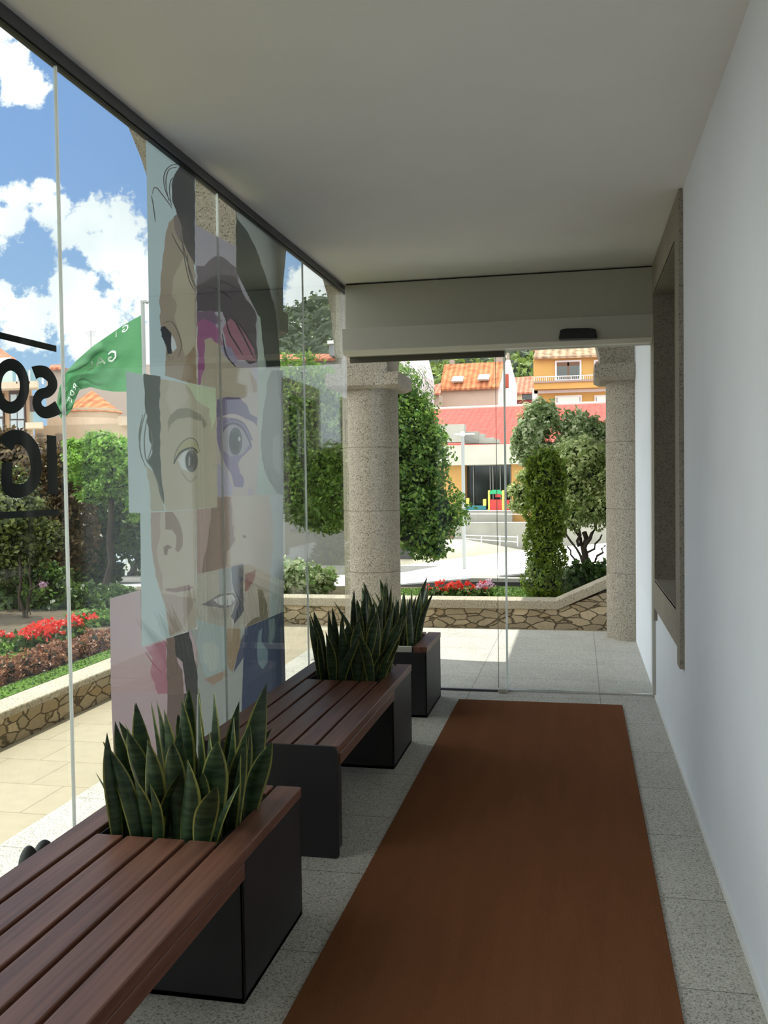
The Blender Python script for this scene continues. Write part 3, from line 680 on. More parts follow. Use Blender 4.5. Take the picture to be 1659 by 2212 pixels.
# panel 1: right strip with green-black hair
A(1, None, (136,146,148), [(511,456),(598,517),(611,1080),(545,1080),(511,640)])
B(1, c2, (112,118,112), [(1100,960),(1150,960),(1260,1260),(1240,1300),(1180,1200)], 3)
B(1, c2, (46,54,52), [(1003,665),(1012,735),(1080,820),(1150,950),(1200,1100),(1255,1260),(1290,1400),(1310,1540),(1330,1750),(1335,1850),(1230,1850),(1190,1650),(1160,1440),(1003,1140)], 4)
B(1, c2, (150,168,162), [(1162,1450),(1182,1470),(1215,1800),(1240,2190),(1168,2190)], 3)
A(1, c3, (136,156,150), [(1062,0),(1235,0),(1240,870),(1070,870)])
B(1, c3, (98,102,98), [(1130,70),(1160,0),(1234,0),(1234,850),(1190,835),(1130,730),(1090,600),(1085,450)], 5)
B(1, c3, (62,68,64), [(1195,0),(1234,0),(1234,420),(1225,250),(1205,120)], 4)
B(1, c3, (118,122,116), [(1165,460),(1210,430),(1222,600),(1215,720),(1170,670)], 5)
A(1, c3, (74,82,76), stroke([(1130,640),(1150,740),(1190,800),(1230,790)], 9))
# panel 2: violet forehead and hair
A(2, c2, (146,140,158), [(693,775),(1003,942),(1003,1130),(1160,1440),(1170,2212),(718,2212),(705,1280)])
B(2, c2, (152,139,122), [(765,1640),(820,1625),(870,1680),(930,1780),(1000,1840),(1120,1850),(1162,1980),(1168,2210),(722,2210),(722,1990),(760,1850),(770,1750)], 6)
B(2, c2, (94,84,98), [(705,1085),(760,1090),(800,1050),(850,1015),(920,1030),(1002,1100),(1030,1250),(900,1320),(720,1300)], 8)
B(2, c2, (72,64,76), [(705,1240),(800,1180),(900,1150),(1002,1170),(1040,1260),(1150,1440),(1160,1800),(1100,1820),(1010,1700),(950,1520),(900,1430),(780,1430),(710,1430)], 8)
B(2, c2, (98,76,104), [(712,1430),(830,1420),(900,1500),(840,1530),(760,1490),(712,1520)], 5)
B(2, c2, (134,66,116), [(712,1510),(750,1480),(830,1510),(880,1570),(905,1680),(860,1665),(820,1625),(765,1640),(768,1850),(740,1960),(720,1990)], 6)
B(2, c2, (140,84,108), [(900,1560),(960,1480),(1060,1560),(1140,1700),(1150,1800),(1010,1790),(940,1700)], 7)
B(2, c2, (118,112,148), [(890,1690),(960,1690),(1020,1800),(980,1820),(920,1760)], 5)
for q in ([(920,1450),(950,1580),(1010,1680),(1050,1750)],[(900,1600),(930,1750),(1000,1840)],[(960,1440),(1040,1580),(1140,1780)],[(1000,1480),(1080,1600),(1150,1720)],[(840,1180),(920,1210),(1020,1260)],[(760,1240),(860,1260),(980,1340)]):
    A(2, c2, (48,44,54), stroke(q, 12))
B(2, c2, (136,112,94), [(1100,1870),(1160,1960),(1165,2180),(1130,2060)], 5)
# panel 3: violet right eye
A(3, c3, (154,141,138), [(781,195),(1066,148),(1078,560),(1035,960),(787,960)])
B(3, c3, (84,72,116), [(785,200),(850,182),(940,184),(990,235),(1010,295),(1064,325),(1062,385),(1010,340),(920,300),(830,310),(785,330)], 7)
B(3, c3, (100,86,130), [(785,330),(900,325),(970,365),(1020,465),(1022,530),(960,590),(930,640),(940,700),(970,740),(960,800),(905,795),(880,700),(840,640),(800,540),(785,440)], 7)
A(3, c3, (126,122,138), [(800,450),(840,390),(900,365),(960,400),(1010,500),(960,575),(880,590),(820,540)])
A(3, c3, (60,60,68), ell(912, 485, 46, 96)); A(3, c3, (36,40,42), ell(912, 490, 30, 70)); A(3, c3, (150,156,160), ell(938, 468, 8, 16))
A(3, c3, (58,50,86), stroke([(805,470),(840,390),(900,362),(965,400),(1022,520)], 15))
A(3, c3, (70,60,96), stroke([(830,360),(900,335),(975,370),(1030,480)], 9))
B(3, c3, (134,130,156), [(786,640),(838,645),(895,795),(880,858),(790,862)], 6)
B(3, c3, (140,128,152), [(1000,800),(1035,820),(1034,930),(985,935)], 6)
# panel 4: cheek and nose right
A(4, c3, (160,150,140), [(880,862),(1078,850),(1235,850),(1242,1645),(975,1762),(960,1300)])
A(4, c3, (148,162,166), [(1140,852),(1235,850),(1242,1645),(1150,1690),(1140,1500),(1150,1400),(1170,1200),(1165,1000)])
B(4, c3, (166,150,142), [(1060,930),(1140,900),(1160,1100),(1100,1200),(1050,1100)], 6)
A(4, c3, (112,98,92), [(958,1130),(975,1120),(990,1140),(965,1147)])
B(4, c3, (138,96,96), [(975,1392),(1050,1360),(1042,1420),(1000,1500),(975,1512)], 3)
B(4, c3, (112,104,86), [(1065,1492),(1100,1500),(1130,1600),(1132,1690),(1040,1728),(975,1755),(1040,1690),(1078,1680)], 3)
# panel 5: brown nose bridge
A(5, c3, (154,128,124), [(640,950),(785,933),(787,862),(884,860),(905,1000),(910,1180),(965,1320),(648,1394)])
B(5, c3, (122,98,90), [(745,940),(787,905),(787,864),(880,864),(890,1050),(908,1160),(885,1200),(850,1240),(845,1350),(682,1386),(700,1260),(722,1170),(745,1010)], 5)
B(5, c3, (158,146,132), [(905,1000),(960,1100),(960,1310),(865,1330),(860,1230),(910,1180)], 5)
# panel 6: left nose and mouth
A(6, c3, (156,176,180), [(262,970),(440,962),(645,945),(650,1390),(660,1752),(272,1896)])
B(6, c3, (162,152,138), [(335,960),(640,947),(648,1745),(590,1775),(465,1818),(430,1600),(380,1440),(345,1250),(340,1100)], 5)
B(6, c3, (148,132,122), [(335,965),(400,965),(400,1100),(375,1250),(415,1400),(410,1520),(640,1560),(560,1760),(465,1815),(430,1600),(380,1440),(345,1250)], 6)
B(6, c3, (126,108,94), [(435,965),(485,968),(530,1040),(552,1130),(552,1200),(522,1242),(500,1225),(508,1130),(480,1090),(432,1085)], 4)
A(6, c3, (116,98,88), [(420,1205),(450,1190),(482,1208),(452,1222),(445,1262),(425,1258)])
B(6, c3, (132,106,102), [(430,1492),(500,1486),(590,1464),(626,1480),(600,1500),(500,1517),(445,1506)], 3)
# panel 7: left eye
A(7, c3, (158,178,184), [(165,8),(780,120),(787,935),(440,965),(262,973),(185,972)])
A(7, c3, (156,150,130), [(400,60),(780,122),(787,933),(440,962),(425,900),(395,700),(390,400)])
B(7, c3, (150,150,130), [(300,650),(360,700),(410,850),(432,960),(335,963),(325,800)], 5)
B(7, c3, (166,158,146), [(460,70),(560,90),(600,160),(560,240),(470,300),(440,200)], 7)
B(7, c3, (166,180,146), [(552,86),(780,124),(783,300),(745,420),(735,260),(640,200),(600,120)], 6)
B(7, c3, (64,72,66), [(285,22),(400,42),(396,330),(405,700),(425,915),(400,860),(360,700),(310,620),(345,560),(320,430),(292,200)], 6)
for q in ([(300,280),(268,400),(260,540),(300,660)],[(310,320),(290,460),(300,600),(340,660)],[(330,400),(345,500),(310,620)],[(340,660),(380,760),(420,900)],[(280,300),(255,440),(270,600)]):
    A(7, c3, (88,98,92), stroke(q, 9))
B(7, c3, (122,120,102), [(448,355),(468,305),(520,262),(600,258),(680,305),(718,365),(700,400),(680,345),(600,320),(520,330),(470,370),(455,430)], 5)
B(7, c3, (150,146,104), [(500,580),(545,500),(600,470),(650,500),(665,560),(600,530),(540,560)], 4)
A(7, c3, (96,98,82), stroke([(490,640),(505,560),(545,495),(600,462),(645,485),(668,560)], 9))
A(7, c3, (172,180,184), [(520,612),(560,556),(600,545),(650,575),(650,640),(600,695),(545,672)])
A(7, c3, (84,86,84), ell(612, 618, 44, 78)); A(7, c3, (54,56,56), ell(600, 612, 26, 56)); A(7, c3, (150,154,148), [(592,590),(600,590),(600,650),(592,650)])
A(7, c3, (50,54,50), stroke([(490,640),(520,580),(560,545),(620,530),(655,565)], 15))
A(7, c3, (136,130,112), stroke([(540,690),(600,760),(650,720)], 16))
# panel 8: navy lower right
A(8, None, (64,74,102), [(528,1357),(613,1321),(619,1560),(620,2150),(527,2150)])
B(8, c3, (100,124,138), [(1072,1780),(1095,1760),(1090,1850),(1128,1900),(1132,1990),(1100,2042),(1068,2000),(1060,1880)], 4)
B(8, c3, (96,116,126), [(1140,1700),(1180,1690),(1182,1780),(1160,1880),(1135,1850)], 4)
# panel 9: neck / silver
A(9, None, (146,152,150), [(405,1360),(528,1357),(526,2150),(425,2150)])
B(9, c3, (148,162,164), [(660,1640),(760,1700),(900,1740),(930,1780),(850,2020),(760,2140),(690,2060),(650,1900)], 6)
B(9, c3, (160,170,166), [(690,1860),(750,1850),(800,1900),(790,2040),(740,2055),(690,1990)], 5)
B(9, c3, (146,124,100), [(850,1760),(942,1750),(952,1850),(890,2062),(850,2000)], 4)
B(9, c3, (132,114,94), [(600,1780),(650,1900),(650,2040),(630,1980),(600,1850)], 4)
B(9, c3, (78,82,108), [(900,2062),(945,1860),(968,1790),(970,1950)], 3)
B(9, c3, (150,128,112), [(700,2110),(840,2050),(840,2090),(760,2150)], 4)
# panel 10: pink lower left
A(10, None, (172,148,156), [(237,1293),(304,1274),(306,1398),(411,1362),(425,1400),(427,2150),(262,2150),(240,1500)])
B(10, c3, (176,146,150), [(60,1900),(270,1900),(400,2200),(70,2200)], 8)
B(10, None, (172,142,148), [(250,1600),(340,1600),(345,2140),(264,2140)], 3)
B(10, c3, (164,104,122), [(298,1890),(438,1842),(446,2205),(385,2210),(330,2060),(345,1960)], 5)
A(10, c3, (150,70,80), stroke([(298,1920),(350,2000),(410,2065)], 8))
B(10, c3, (118,98,92), [(440,1830),(500,1812),(515,1985),(550,2050),(560,2212),(446,2212)], 4)
A(10, None, (112,92,90), [(362,1500),(398,1500),(400,2150),(362,2150)])
B(10, c3, (72,72,72), [(495,1815),(595,1782),(620,1900),(640,2000),(655,2100),(655,2212),(580,2212),(550,1990),(505,1950)], 4)
A(10, None, (78,76,74), [(398,1498),(426,1498),(427,2150),(398,2150)])
# panel 11: smile
A(11, c3, (156,152,142), [(650,1392),(967,1318),(972,1765),(850,1760),(655,1700),(645,1600)])
B(11, c3, (136,142,148), [(800,1360),(885,1345),(890,1450),(905,1500),(800,1525)], 4)
B(11, c3, (80,82,94), [(882,1342),(966,1320),(970,1640),(905,1730),(880,1680),(925,1560),(890,1450)], 4)
B(11, c3, (104,102,108), [(672,1600),(750,1560),(800,1528),(900,1518),(925,1555),(900,1600),(850,1625),(740,1612)], 4)
A(11, c3, (168,170,172), [(760,1565),(820,1540),(890,1530),(912,1560),(880,1605),(800,1600)])
for k in range(4): A(11, c3, (120,120,124), stroke([(790+k*32,1545),(795+k*32,1600)], 5))
B(11, c3, (148,140,132), [(725,1614),(850,1630),(900,1605),(870,1680),(800,1700),(760,1680)], 4)

def ink(r, g, b):
    m_ = (r+g+b)/3*0.22+128*0.06
    return tuple(c*0.88 for c in srgb(*(c*0.72+m_ for c in (r, g, b)))[:3])+(1,)
def mural():
    XM = XG-0.0095
    root = empty('face_collage_film', (XM, 4.0, 0.1), 'printed collage of cropped faces stuck on the outside of the glass wall', 'window graphic')
    mt, nt, b = new_mat('printed_film'); N = nt.nodes.new; L = nt.links.new
    a = N('ShaderNodeAttribute'); a.attribute_name = 'ink'; L(a.outputs['Color'], b.inputs['Base Color']); b.inputs['Roughness'].default_value = 0.6
    b.inputs['Specular IOR Level'].default_value = 0.1
    tr_ = N('ShaderNodeBsdfTranslucent'); L(a.outputs['Color'], tr_.inputs[0]); ms = N('ShaderNodeMixShader'); ms.inputs[0].default_value = 0.6
    L(b.outputs[0], ms.inputs[1]); L(tr_.outputs[0], ms.inputs[2]); L(ms.outputs[0], nt.nodes['Material Output'].inputs[0])
    # planar subdivision of all polygons, the last drawn on top
    V = []; F = []; 
    for (pn, col, pts) in ART:
        idx = []
        for (x, y) in pts:
            h = hit(x, y, 0, XM); V.append(Vector((h.y, max(0.06, h.z)))); idx.append(len(V)-1)
        F.append(idx)
    r = delaunay_2d_cdt(V, [], F, 0, 1e-5)
    vo, fo = r[0], r[2]
    va = np.array([tuple(v) for v in vo]); cen = np.array([va[list(f)].mean(0) for f in fo]); top = np.full(len(fo), -1)
    for k, idx in enumerate(F):
        P = np.array([tuple(V[i]) for i in idx]); ins = np.zeros(len(cen), bool); j = len(P)-1
        for i in range(len(P)):
            xi, yi = P[i]; xj, yj = P[j]
            ins ^= ((yi > cen[:, 1]) != (yj > cen[:, 1])) & (cen[:, 0] < (xj-xi)*(cen[:, 1]-yi)/(yj-yi+1e-15)+xi); j = i
        top[ins] = k
    per = {}
    for f, k in zip(fo, top):
        if k >= 0: per.setdefault(ART[k][0], []).append((f, k))
    for pn in sorted(per):
        used = {}; vs = []; fs = []; cols = []
        for f, k in per[pn]:
            ff = []
            for i in f:
                if i not in used: used[i] = len(vs); vs.append((0, vo[i][0]-4.0, vo[i][1]-0.1))
                ff.append(used[i])
            fs.append(ff); cols.append(ink(*ART[k][1]))
        me = bpy.data.meshes.new('printed_panel'); me.from_pydata(vs, [], fs)
        at_ = me.color_attributes.new('ink', 'FLOAT_COLOR', 'CORNER')
        at_.data.foreach_set('color', np.repeat(np.array(cols, float), [len(f) for f in fs], axis=0).ravel())
        me.update(); link('printed_panel', me, root, [mt])
mural()

# black vinyl lettering on the glass (seen from behind)
def lettering():
    XM = XG-0.0085
    root = empty('glass_lettering', (XM, 2.5, 1.5), 'black vinyl letters and bars on the glass, reading reversed from inside', 'lettering')
    def cc(x, y): return (x/3.403, 600+y/3.403)
    def part(name, loops_or_quads, px=True):
        mb = MB()
        for q in loops_or_quads:
            P = [hit(*cc(*p), 0, XM) for p in q]; mb.add([(XM, p.y, p.z) for p in P], [tuple(range(len(P)))])
        mb.build(name, VINYL, root)
    def ring(o, i, n=48):
        O = ell(*o, n); I = ell(*i, n); return [[O[k], O[(k+1) % n], I[(k+1) % n], I[k]] for k in range(n)]
    def ribbon(pts, ws):
        Q = []; P = [Vector(p) for p in pts]; W_ = []
        for i in range(len(P)-1):
            p0 = P[max(i-1, 0)]; p1 = P[i]; p2 = P[i+1]; p3 = P[min(i+2, len(P)-1)]
            for k in range(6):
                t = k/6; Q.append(0.5*((2*p1)+(p2-p0)*t+(2*p0-5*p1+4*p2-p3)*t*t+(3*p1-p0-3*p2+p3)*t**3)); W_.append(ws[i]*(1-t)+ws[i+1]*t)
        Q.append(P[-1]); W_.append(ws[-1]); L = []; R = []
        for i, q in enumerate(Q):
            d = Q[min(i+1, len(Q)-1)]-Q[max(i-1, 0)]; d = Vector((-d.y, d.x)).normalized(); L.append(q+d*W_[i]/2); R.append(q-d*W_[i]/2)
        return [[tuple(L[i]), tuple(L[i+1]), tuple(R[i+1]), tuple(R[i])] for i in range(len(Q)-1)]
    part('letter_o', ring((78, 797, 137, 203), (78, 797, 68, 114)))
    part('letter_s', ribbon([(248, 700), (285, 688), (330, 696), (378, 745), (385, 800), (352, 840), (300, 858), (272, 905), (282, 955), (320, 988), (365, 985), (430, 952)], [98, 88, 88, 68, 72, 78, 80, 66, 68, 84, 90, 105]))
    part('letter_g', ribbon([(34, 1235), (75, 1185), (130, 1172), (190, 1195), (240, 1260), (263, 1350), (262, 1440), (238, 1510), (190, 1555), (130, 1568), (85, 1558), (52, 1520), (52, 1360)], [135, 116, 108, 100, 92, 84, 82, 86, 94, 104, 104, 84, 78]))
    part('letter_i', [[(343, 1155), (413, 1163), (426, 1592), (350, 1592)]])
    part('bar', [[(-60, 384), (415, 500), (415, 547), (-60, 434)]])
    part('bar', [[(-60, 1725), (437, 1700), (440, 1745), (-60, 1778)]])
lettering()
# dark humped bundle behind the bench
mb = MB(); p, q_ = hit(62, 1826, 0, -1.585), hit(90, 1817, 0, -1.585)
mb.ico((-1.585, p.y, p.z-.09), 1, 3, 0, 0, (0.035, 0.03, 0.09)); mb.ico((-1.585, q_.y+.01, q_.z-.08), 1, 3, 0, 0, (0.035, 0.045, 0.08)); mb.box((-1.61, p.y-.03, 0), (-1.56, q_.y+.05, p.z-.07))
tag(mb.build('wedge', mat('dark_rubber', srgb(46, 50, 50), 0.6), smooth=True), 'dark object with two rounded humps poking up between bench and glass', 'door wedge')

# ---------------------------------------------------------------- outside ground
PAV = mat('tan_paving', srgb(204, 186, 152), 0.9)
def paving_mat():
    mt, nt, b = new_mat('paving_tiles'); N = nt.nodes.new; L = nt.links.new
    tc = N('ShaderNodeTexCoord'); mp = N('ShaderNodeMapping'); mp.inputs['Rotation'].default_value = (0, 0, 0.0); L(tc.outputs['Object'], mp.inputs[0])
    br = N('ShaderNodeTexBrick'); br.inputs['Scale'].default_value = 1; br.inputs['Brick Width'].default_value = 0.4; br.inputs['Row Height'].default_value = 0.4; br.inputs['Mortar Size'].default_value = 0.004
    br.inputs['Color1'].default_value = srgb(168, 157, 136); br.inputs['Color2'].default_value = srgb(162, 151, 130); br.inputs['Mortar'].default_value = srgb(138, 126, 106); L(mp.outputs[0], br.inputs['Vector'])
    nz = N('ShaderNodeTexNoise'); nz.inputs['Scale'].default_value = 14; nz.inputs['Detail'].default_value = 8; L(tc.outputs['Object'], nz.inputs['Vector'])
    mr = N('ShaderNodeMapRange'); mr.inputs[3].default_value = 0.85; mr.inputs[4].default_value = 1.1; L(nz.outputs['Fac'], mr.inputs[0])
    mx = N('ShaderNodeMix'); mx.data_type = 'RGBA'; mx.blend_type = 'MULTIPLY'; mx.inputs[0].default_value = 1; L(br.outputs[0], mx.inputs[6]); L(mr.outputs[0], mx.inputs[7])
    L(mx.outputs[2], b.inputs['Base Color']); b.inputs['Roughness'].default_value = 0.9; return mt
PAV = paving_mat()
struct(box('ground_path', (-3.6, -6, -0.35), (3.0, 9.98, -0.10), PAV), 'tan paved path between the arcade platform and the low stone wall', 'path')
# low retaining wall: left run and front run
lw = empty('garden_wall', (-3.6, 4, -0.1), 'low rubble stone garden wall with granite cap running along the path on the left', 'stone wall'); lw['kind'] = 'structure'
box('masonry', (-3.64, -6, -0.3), (-3.47, 10.2, 0.085), RUBBLE, lw)
box('coping', (-3.66, -6, 0.085), (-3.44, 10.26, 0.135), GRAN_CAP, lw, 0.01)
fw = empty('garden_wall', (-1.0, 10, -0.1), 'low rubble stone garden wall with granite cap facing the door, climbing at its right end', 'stone wall'); fw['kind'] = 'structure'
mb = MB(); mb.prism([(-3.47, 9.93, -0.3), (3.0, 9.93, -0.3), (3.0, 9.93, 1.35), (-0.225, 9.93, 0.115), (-3.47, 9.93, 0.115)], (0, 0.26, 0)); mb.build('masonry', RUBBLE, fw)
mb = MB(); mb.prism([(-3.44, 9.90, 0.115), (-0.225, 9.90, 0.115), (3.0, 9.90, 1.62-0.03), (3.0, 9.90, 1.70), (-0.25, 9.90, 0.21), (-3.44, 9.90, 0.21)], (0, 0.32, 0)); mb.build('coping', GRAN_CAP, fw, bevel=0.01)
# garden soil and lawns
gs = MB(); gs.box((-30, -6, -0.8), (-3.64, 11.3, 0.11)); gs.box((-3.64, 10.15, -0.8), (6, 11.9, 0.11)); gs.box((-30, 11.3, -1.2), (-3.0, 17.6, -0.60))
struct(gs.build('ground_garden', mat('garden_soil', srgb(84, 72, 56), 1.0, noise=0.3, nscale=12, bump=0.5, bscale=30)), 'dark soil of the planted garden', 'ground')
def lawn(pts, z, label):
    mb = MB(); mb.prism([(x, y, z-0.03) for x, y in pts], (0, 0, 0.05)); o = mb.build('lawn', GRASS); tag(o, label, 'lawn', kind='structure')
    a = np.array(pts); rg = np.random.default_rng(3); n = 12000
    lo, hi = a.min(0), a.max(0); P = rg.uniform(lo, hi, (n, 2))
    ins = np.zeros(n, bool); j = len(pts)-1
    for i in range(len(pts)):
        xi, yi = pts[i]; xj, yj = pts[j]
        c_ = ((yi > P[:, 1]) != (yj > P[:, 1])) & (P[:, 0] < (xj-xi)*(P[:, 1]-yi)/(yj-yi+1e-12)+xi); ins ^= c_; j = i
    P = P[ins]; P3 = np.column_stack([P, np.full(len(P), z+0.024)])
    g = leaf_cloud('grass_blades', P3, 0.010, LM['grass'], None, up=0.0, aspect=2.5)
    tag(g, 'short green blades over the '+label, 'grass', kind='stuff')
LM['grass'] = leaf_mat('grass_leaf', srgb(62, 92, 34), srgb(112, 138, 60), 0.3)
lawn([(-3.66, -1), (-3.66, 9.8), (-3.85, 9.6), (-3.84, 6.5), (-3.87, 5.6), (-3.98, 4.6), (-4.2, 3), (-4.3, -1)], 0.115, 'narrow grass strip behind the left stone wall')
lawn([(-4.32, 4.4), (-4.22, 5.6), (-4.2, 6.6), (-4.55, 7.15), (-5.6, 7.25), (-8.5, 6.9), (-8.5, 4.0)], 0.115, 'curved lawn behind the reddish hedge')
lawn([(-2.0, 10.27), (-0.6, 10.27), (0.2, 10.3), (0.2, 11.8), (-1.2, 11.85), (-2.3, 11.5)], 0.115, 'small lawn behind the front stone wall')

# ---------------------------------------------------------------- planting
LM['dark'] = leaf_mat('leaf_dark', srgb(46, 70, 32), srgb(104, 132, 58), 0.4)
LM['mid'] = leaf_mat('leaf_mid', srgb(68, 108, 44), srgb(150, 178, 84), 0.5)
LM['bright'] = leaf_mat('leaf_bright', srgb(92, 140, 48), srgb(168, 204, 100), 0.5)
LM['olive'] = leaf_mat('leaf_olive', srgb(48, 62, 32), srgb(128, 136, 72), 0.35)
LM['maroon'] = leaf_mat('leaf_maroon', srgb(70, 50, 36), srgb(124, 104, 62), 0.3)
LM['red'] = leaf_mat('leaf_red', srgb(108, 62, 50), srgb(190, 140, 104), 0.35)
LM['thuja'] = leaf_mat('leaf_thuja', srgb(76, 104, 32), srgb(156, 176, 60), 0.45)
LM['pale'] = leaf_mat('leaf_pale', srgb(112, 144, 74), srgb(230, 232, 196), 0.5)
LM['cream'] = leaf_mat('leaf_cream', srgb(128, 154, 72), srgb(238, 240, 186), 0.5)
LM['hill'] = leaf_mat('leaf_hill', srgb(44, 62, 42), srgb(88, 108, 62), 0.15)
LM['hill2'] = leaf_mat('leaf_hill_light', srgb(84, 104, 46), srgb(150, 168, 84), 0.2)
LM['petal_red'] = leaf_mat('petal_red', srgb(214, 36, 30), srgb(240, 92, 74), 0.35)
LM['petal_pink'] = leaf_mat('petal_pink', srgb(214, 170, 200), srgb(240, 214, 228), 0.35)
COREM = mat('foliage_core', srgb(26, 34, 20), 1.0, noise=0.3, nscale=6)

# hedge of reddish shrubs on the left
def hedge(name, label, path, r, h, n, size, m_, seed):
    bl = []
    for i in range(len(path)-1):
        (x0, y0), (x1, y1) = path[i], path[i+1]; k = max(1, int(math.hypot(x1-x0, y1-y0)/0.22))
        for j in range(k): t = j/k; bl.append((x0+(x1-x0)*t+rnd.uniform(-.03, .03), y0+(y1-y0)*t, 0.14+h*0.42, r, r, h*0.6+rnd.uniform(-.02, .02)))
    return tree(name, label, 'hedge', bl, n, size, m_, seed=seed, core=COREM, shell=0.25)
hedge('clipped_hedge', 'low reddish-brown hedge curving between the two lawns on the left', [(-4.3, 3.0), (-4.12, 4.6), (-4.03, 5.6), (-3.98, 6.3), (-3.98, 7.2), (-4.0, 9.4)], 0.12, 0.125, 14000, 0.018, LM['red'], 2)
def flowers(label, cx_, cy_, rx, ry, z, n, m_, size, nb, seed):
    """a bed plant: leaves and flower heads"""
    rg = np.random.default_rng(seed); r = empty('flowering_plant', (cx_, cy_, z), label, 'flowers')
    P = np.column_stack([rg.normal(cx_, rx*.5, nb*22), rg.normal(cy_, ry*.5, nb*22), rg.uniform(z, z+0.14, nb*22)])
    leaf_cloud('leaves', P, 0.035, LM['dark'] if m_ != LM['petal_pink'] else LM['mid'], r, seed=seed)
    heads = []
    for k in range(nb):
        hx, hy, hz = rg.normal(cx_, rx*.5), rg.normal(cy_, ry*.5), z+rg.uniform(.12, .22)
        heads.append(rg.normal(size=(14, 3))*[.02, .02, .014]+[hx, hy, hz])
    leaf_cloud('blossoms', np.concatenate(heads), size, m_, r, seed=seed+1, aspect=1.1)
for k, (px, py, n_) in enumerate([(95,1377,5),(62,1385,3),(118,1380,7),(140,1382,5),(22,1388,2),(105,1368,3),(160,1377,4),(180,1362,3),(215,1360,2)]):
    p = gnd(px, py+4, 0.2); p.x = min(p.x, -4.42); words = ['densest red blossoms left of the glass joint', 'small red cluster left of the densest ones', 'red blossoms just left of the glass joint', 'red blossoms right at the glass joint', 'single red bloom farthest left', 'red blossoms behind the densest ones', 'red blossoms just right of the glass joint', 'small red bloom under the green shrub', 'last red bloom beside the pink printed panel']
    flowers('bedding plant with '+words[k], p.x, p.y, 0.16, 0.12, 0.12, 0, LM['petal_red'], 0.03, n_+2, 20+k)
for k, (px, py) in enumerate([(935,1288),(955,1284),(975,1286),(995,1283),(1035,1290)]):
    p = at(px, py, 10.45); words = ['leftmost along the front wall', 'second along the front wall', 'in the middle of the row', 'right of the row middle', 'below the pink blossoms']
    flowers('bedding plant with red blossoms behind the front wall, '+words[k], p.x, 10.45, 0.13, 0.1, 0.12, 0, LM['petal_red'], 0.026, 6, 40+k)
p = at(1050, 1282, 10.5); flowers('round clump of pale pink blossoms on the small lawn', p.x, 10.5, 0.14, 0.12, 0.13, 0, LM['petal_pink'], 0.026, 12, 50)
tree('round_shrub', 'rounded bright green shrub behind the red flowers on the left', 'shrub', pblobs([(175,1345,34,28),(215,1350,40,30),(150,1360,24,20),(118,1366,16,14)], 8.4), 6500, 0.03, LM['mid'], seed=4, core=COREM)

# left garden trees
def stem(p0, p1, r0, r1, wob=0.05, n=5):
    P = [Vector(p0).lerp(Vector(p1), i/n)+(Vector((rnd.uniform(-wob, wob), rnd.uniform(-wob, wob), 0)) if 0 < i < n else Vector((0, 0, 0))) for i in range(n+1)]
    return (P, [r0+(r1-r0)*i/n for i in range(n+1)])
def st(px0, py0, px1, py1, Y, r0, r1, wob=0.04): return stem(at(px0, py0, Y), at(px1, py1, Y), r0, r1, wob)
tree('olive_tree', 'small dark olive-green tree at the far left edge behind the lawn', 'tree',
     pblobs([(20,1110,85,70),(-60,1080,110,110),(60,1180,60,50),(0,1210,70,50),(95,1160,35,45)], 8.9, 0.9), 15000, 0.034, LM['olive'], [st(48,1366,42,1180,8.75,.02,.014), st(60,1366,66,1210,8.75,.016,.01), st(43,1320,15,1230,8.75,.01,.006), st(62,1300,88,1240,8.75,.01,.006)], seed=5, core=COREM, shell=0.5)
tree('maroon_tree', 'dark brownish-green tree with red specks behind the left lettering', 'tree',
     pblobs([(60,1000,85,60),(0,1020,70,80),(130,1020,60,60),(100,1090,90,70),(20,960,50,40),(140,1150,70,90)], 12.5), 14000, 0.05, LM['maroon'], [st(120,1310,110,1120,12.5,.08,.05)], seed=6, core=COREM, shell=0.5)
tree('feathery_tree', 'bright green feathery tree beside the printed collage', 'tree',
     pblobs([(215,950,40,20),(250,965,50,24),(175,985,40,22),(215,995,60,26),(265,1010,55,30),(190,1030,46,22),(240,1050,56,26),(205,1070,40,18),(310,1000,60,50),(330,1080,60,50),(160,960,24,12)], 12.0), 17000, 0.036, LM['bright'], [st(230,1322,240,1060,12,.06,.04)], seed=7, core=COREM, shell=0.5, flat=0.6)
tree('dark_tree', 'large dark tree in shade beneath the feathery one', 'tree',
     pblobs([(215,1130,75,70),(180,1190,70,60),(270,1110,60,60),(330,1160,70,80),(150,1250,60,50),(230,1230,36,34),(100,1270,60,44)], 13.6), 18000, 0.055, LM['dark'], [st(200,1312,205,1180,13.6,.09,.06)], seed=8, core=COREM, shell=0.4)
tree('dark_shrub', 'dark low shrub mass under the left trees', 'shrub',
     pblobs([(30,1300,80,56),(120,1310,80,56),(200,1310,60,50),(260,1310,60,44),(-50,1300,90,66),(80,1250,70,40),(0,1250,70,40)], 9.6, .8), 14000, 0.045, LM['dark'], seed=9, core=COREM)
r = empty('rose_bush', at(60, 1368, 8.9), 'thin rose stem carrying one pale pink bloom over the left garden', 'rose')
mb = MB()
for q in (st(60,1368,66,1300,8.9,.008,.006), st(66,1300,92,1262,8.9,.006,.004), st(66,1300,48,1275,8.9,.006,.004)): mb.tube(q[0], q[1], 6)
mb.build('stem', mat('bark', (0, 0, 0, 1)), r)
P = np.random.default_rng(1).normal(size=(60, 3))*[.025, .02, .02]+np.array(at(92, 1262, 8.9)); leaf_cloud('bloom', P, 0.03, LM['petal_pink'], r, aspect=1.1)
P = np.random.default_rng(2).normal(size=(90, 3))*[.09, .05, .04]+np.array(at(78, 1276, 8.9)); leaf_cloud('leaves', P, 0.03, LM['mid'], r)

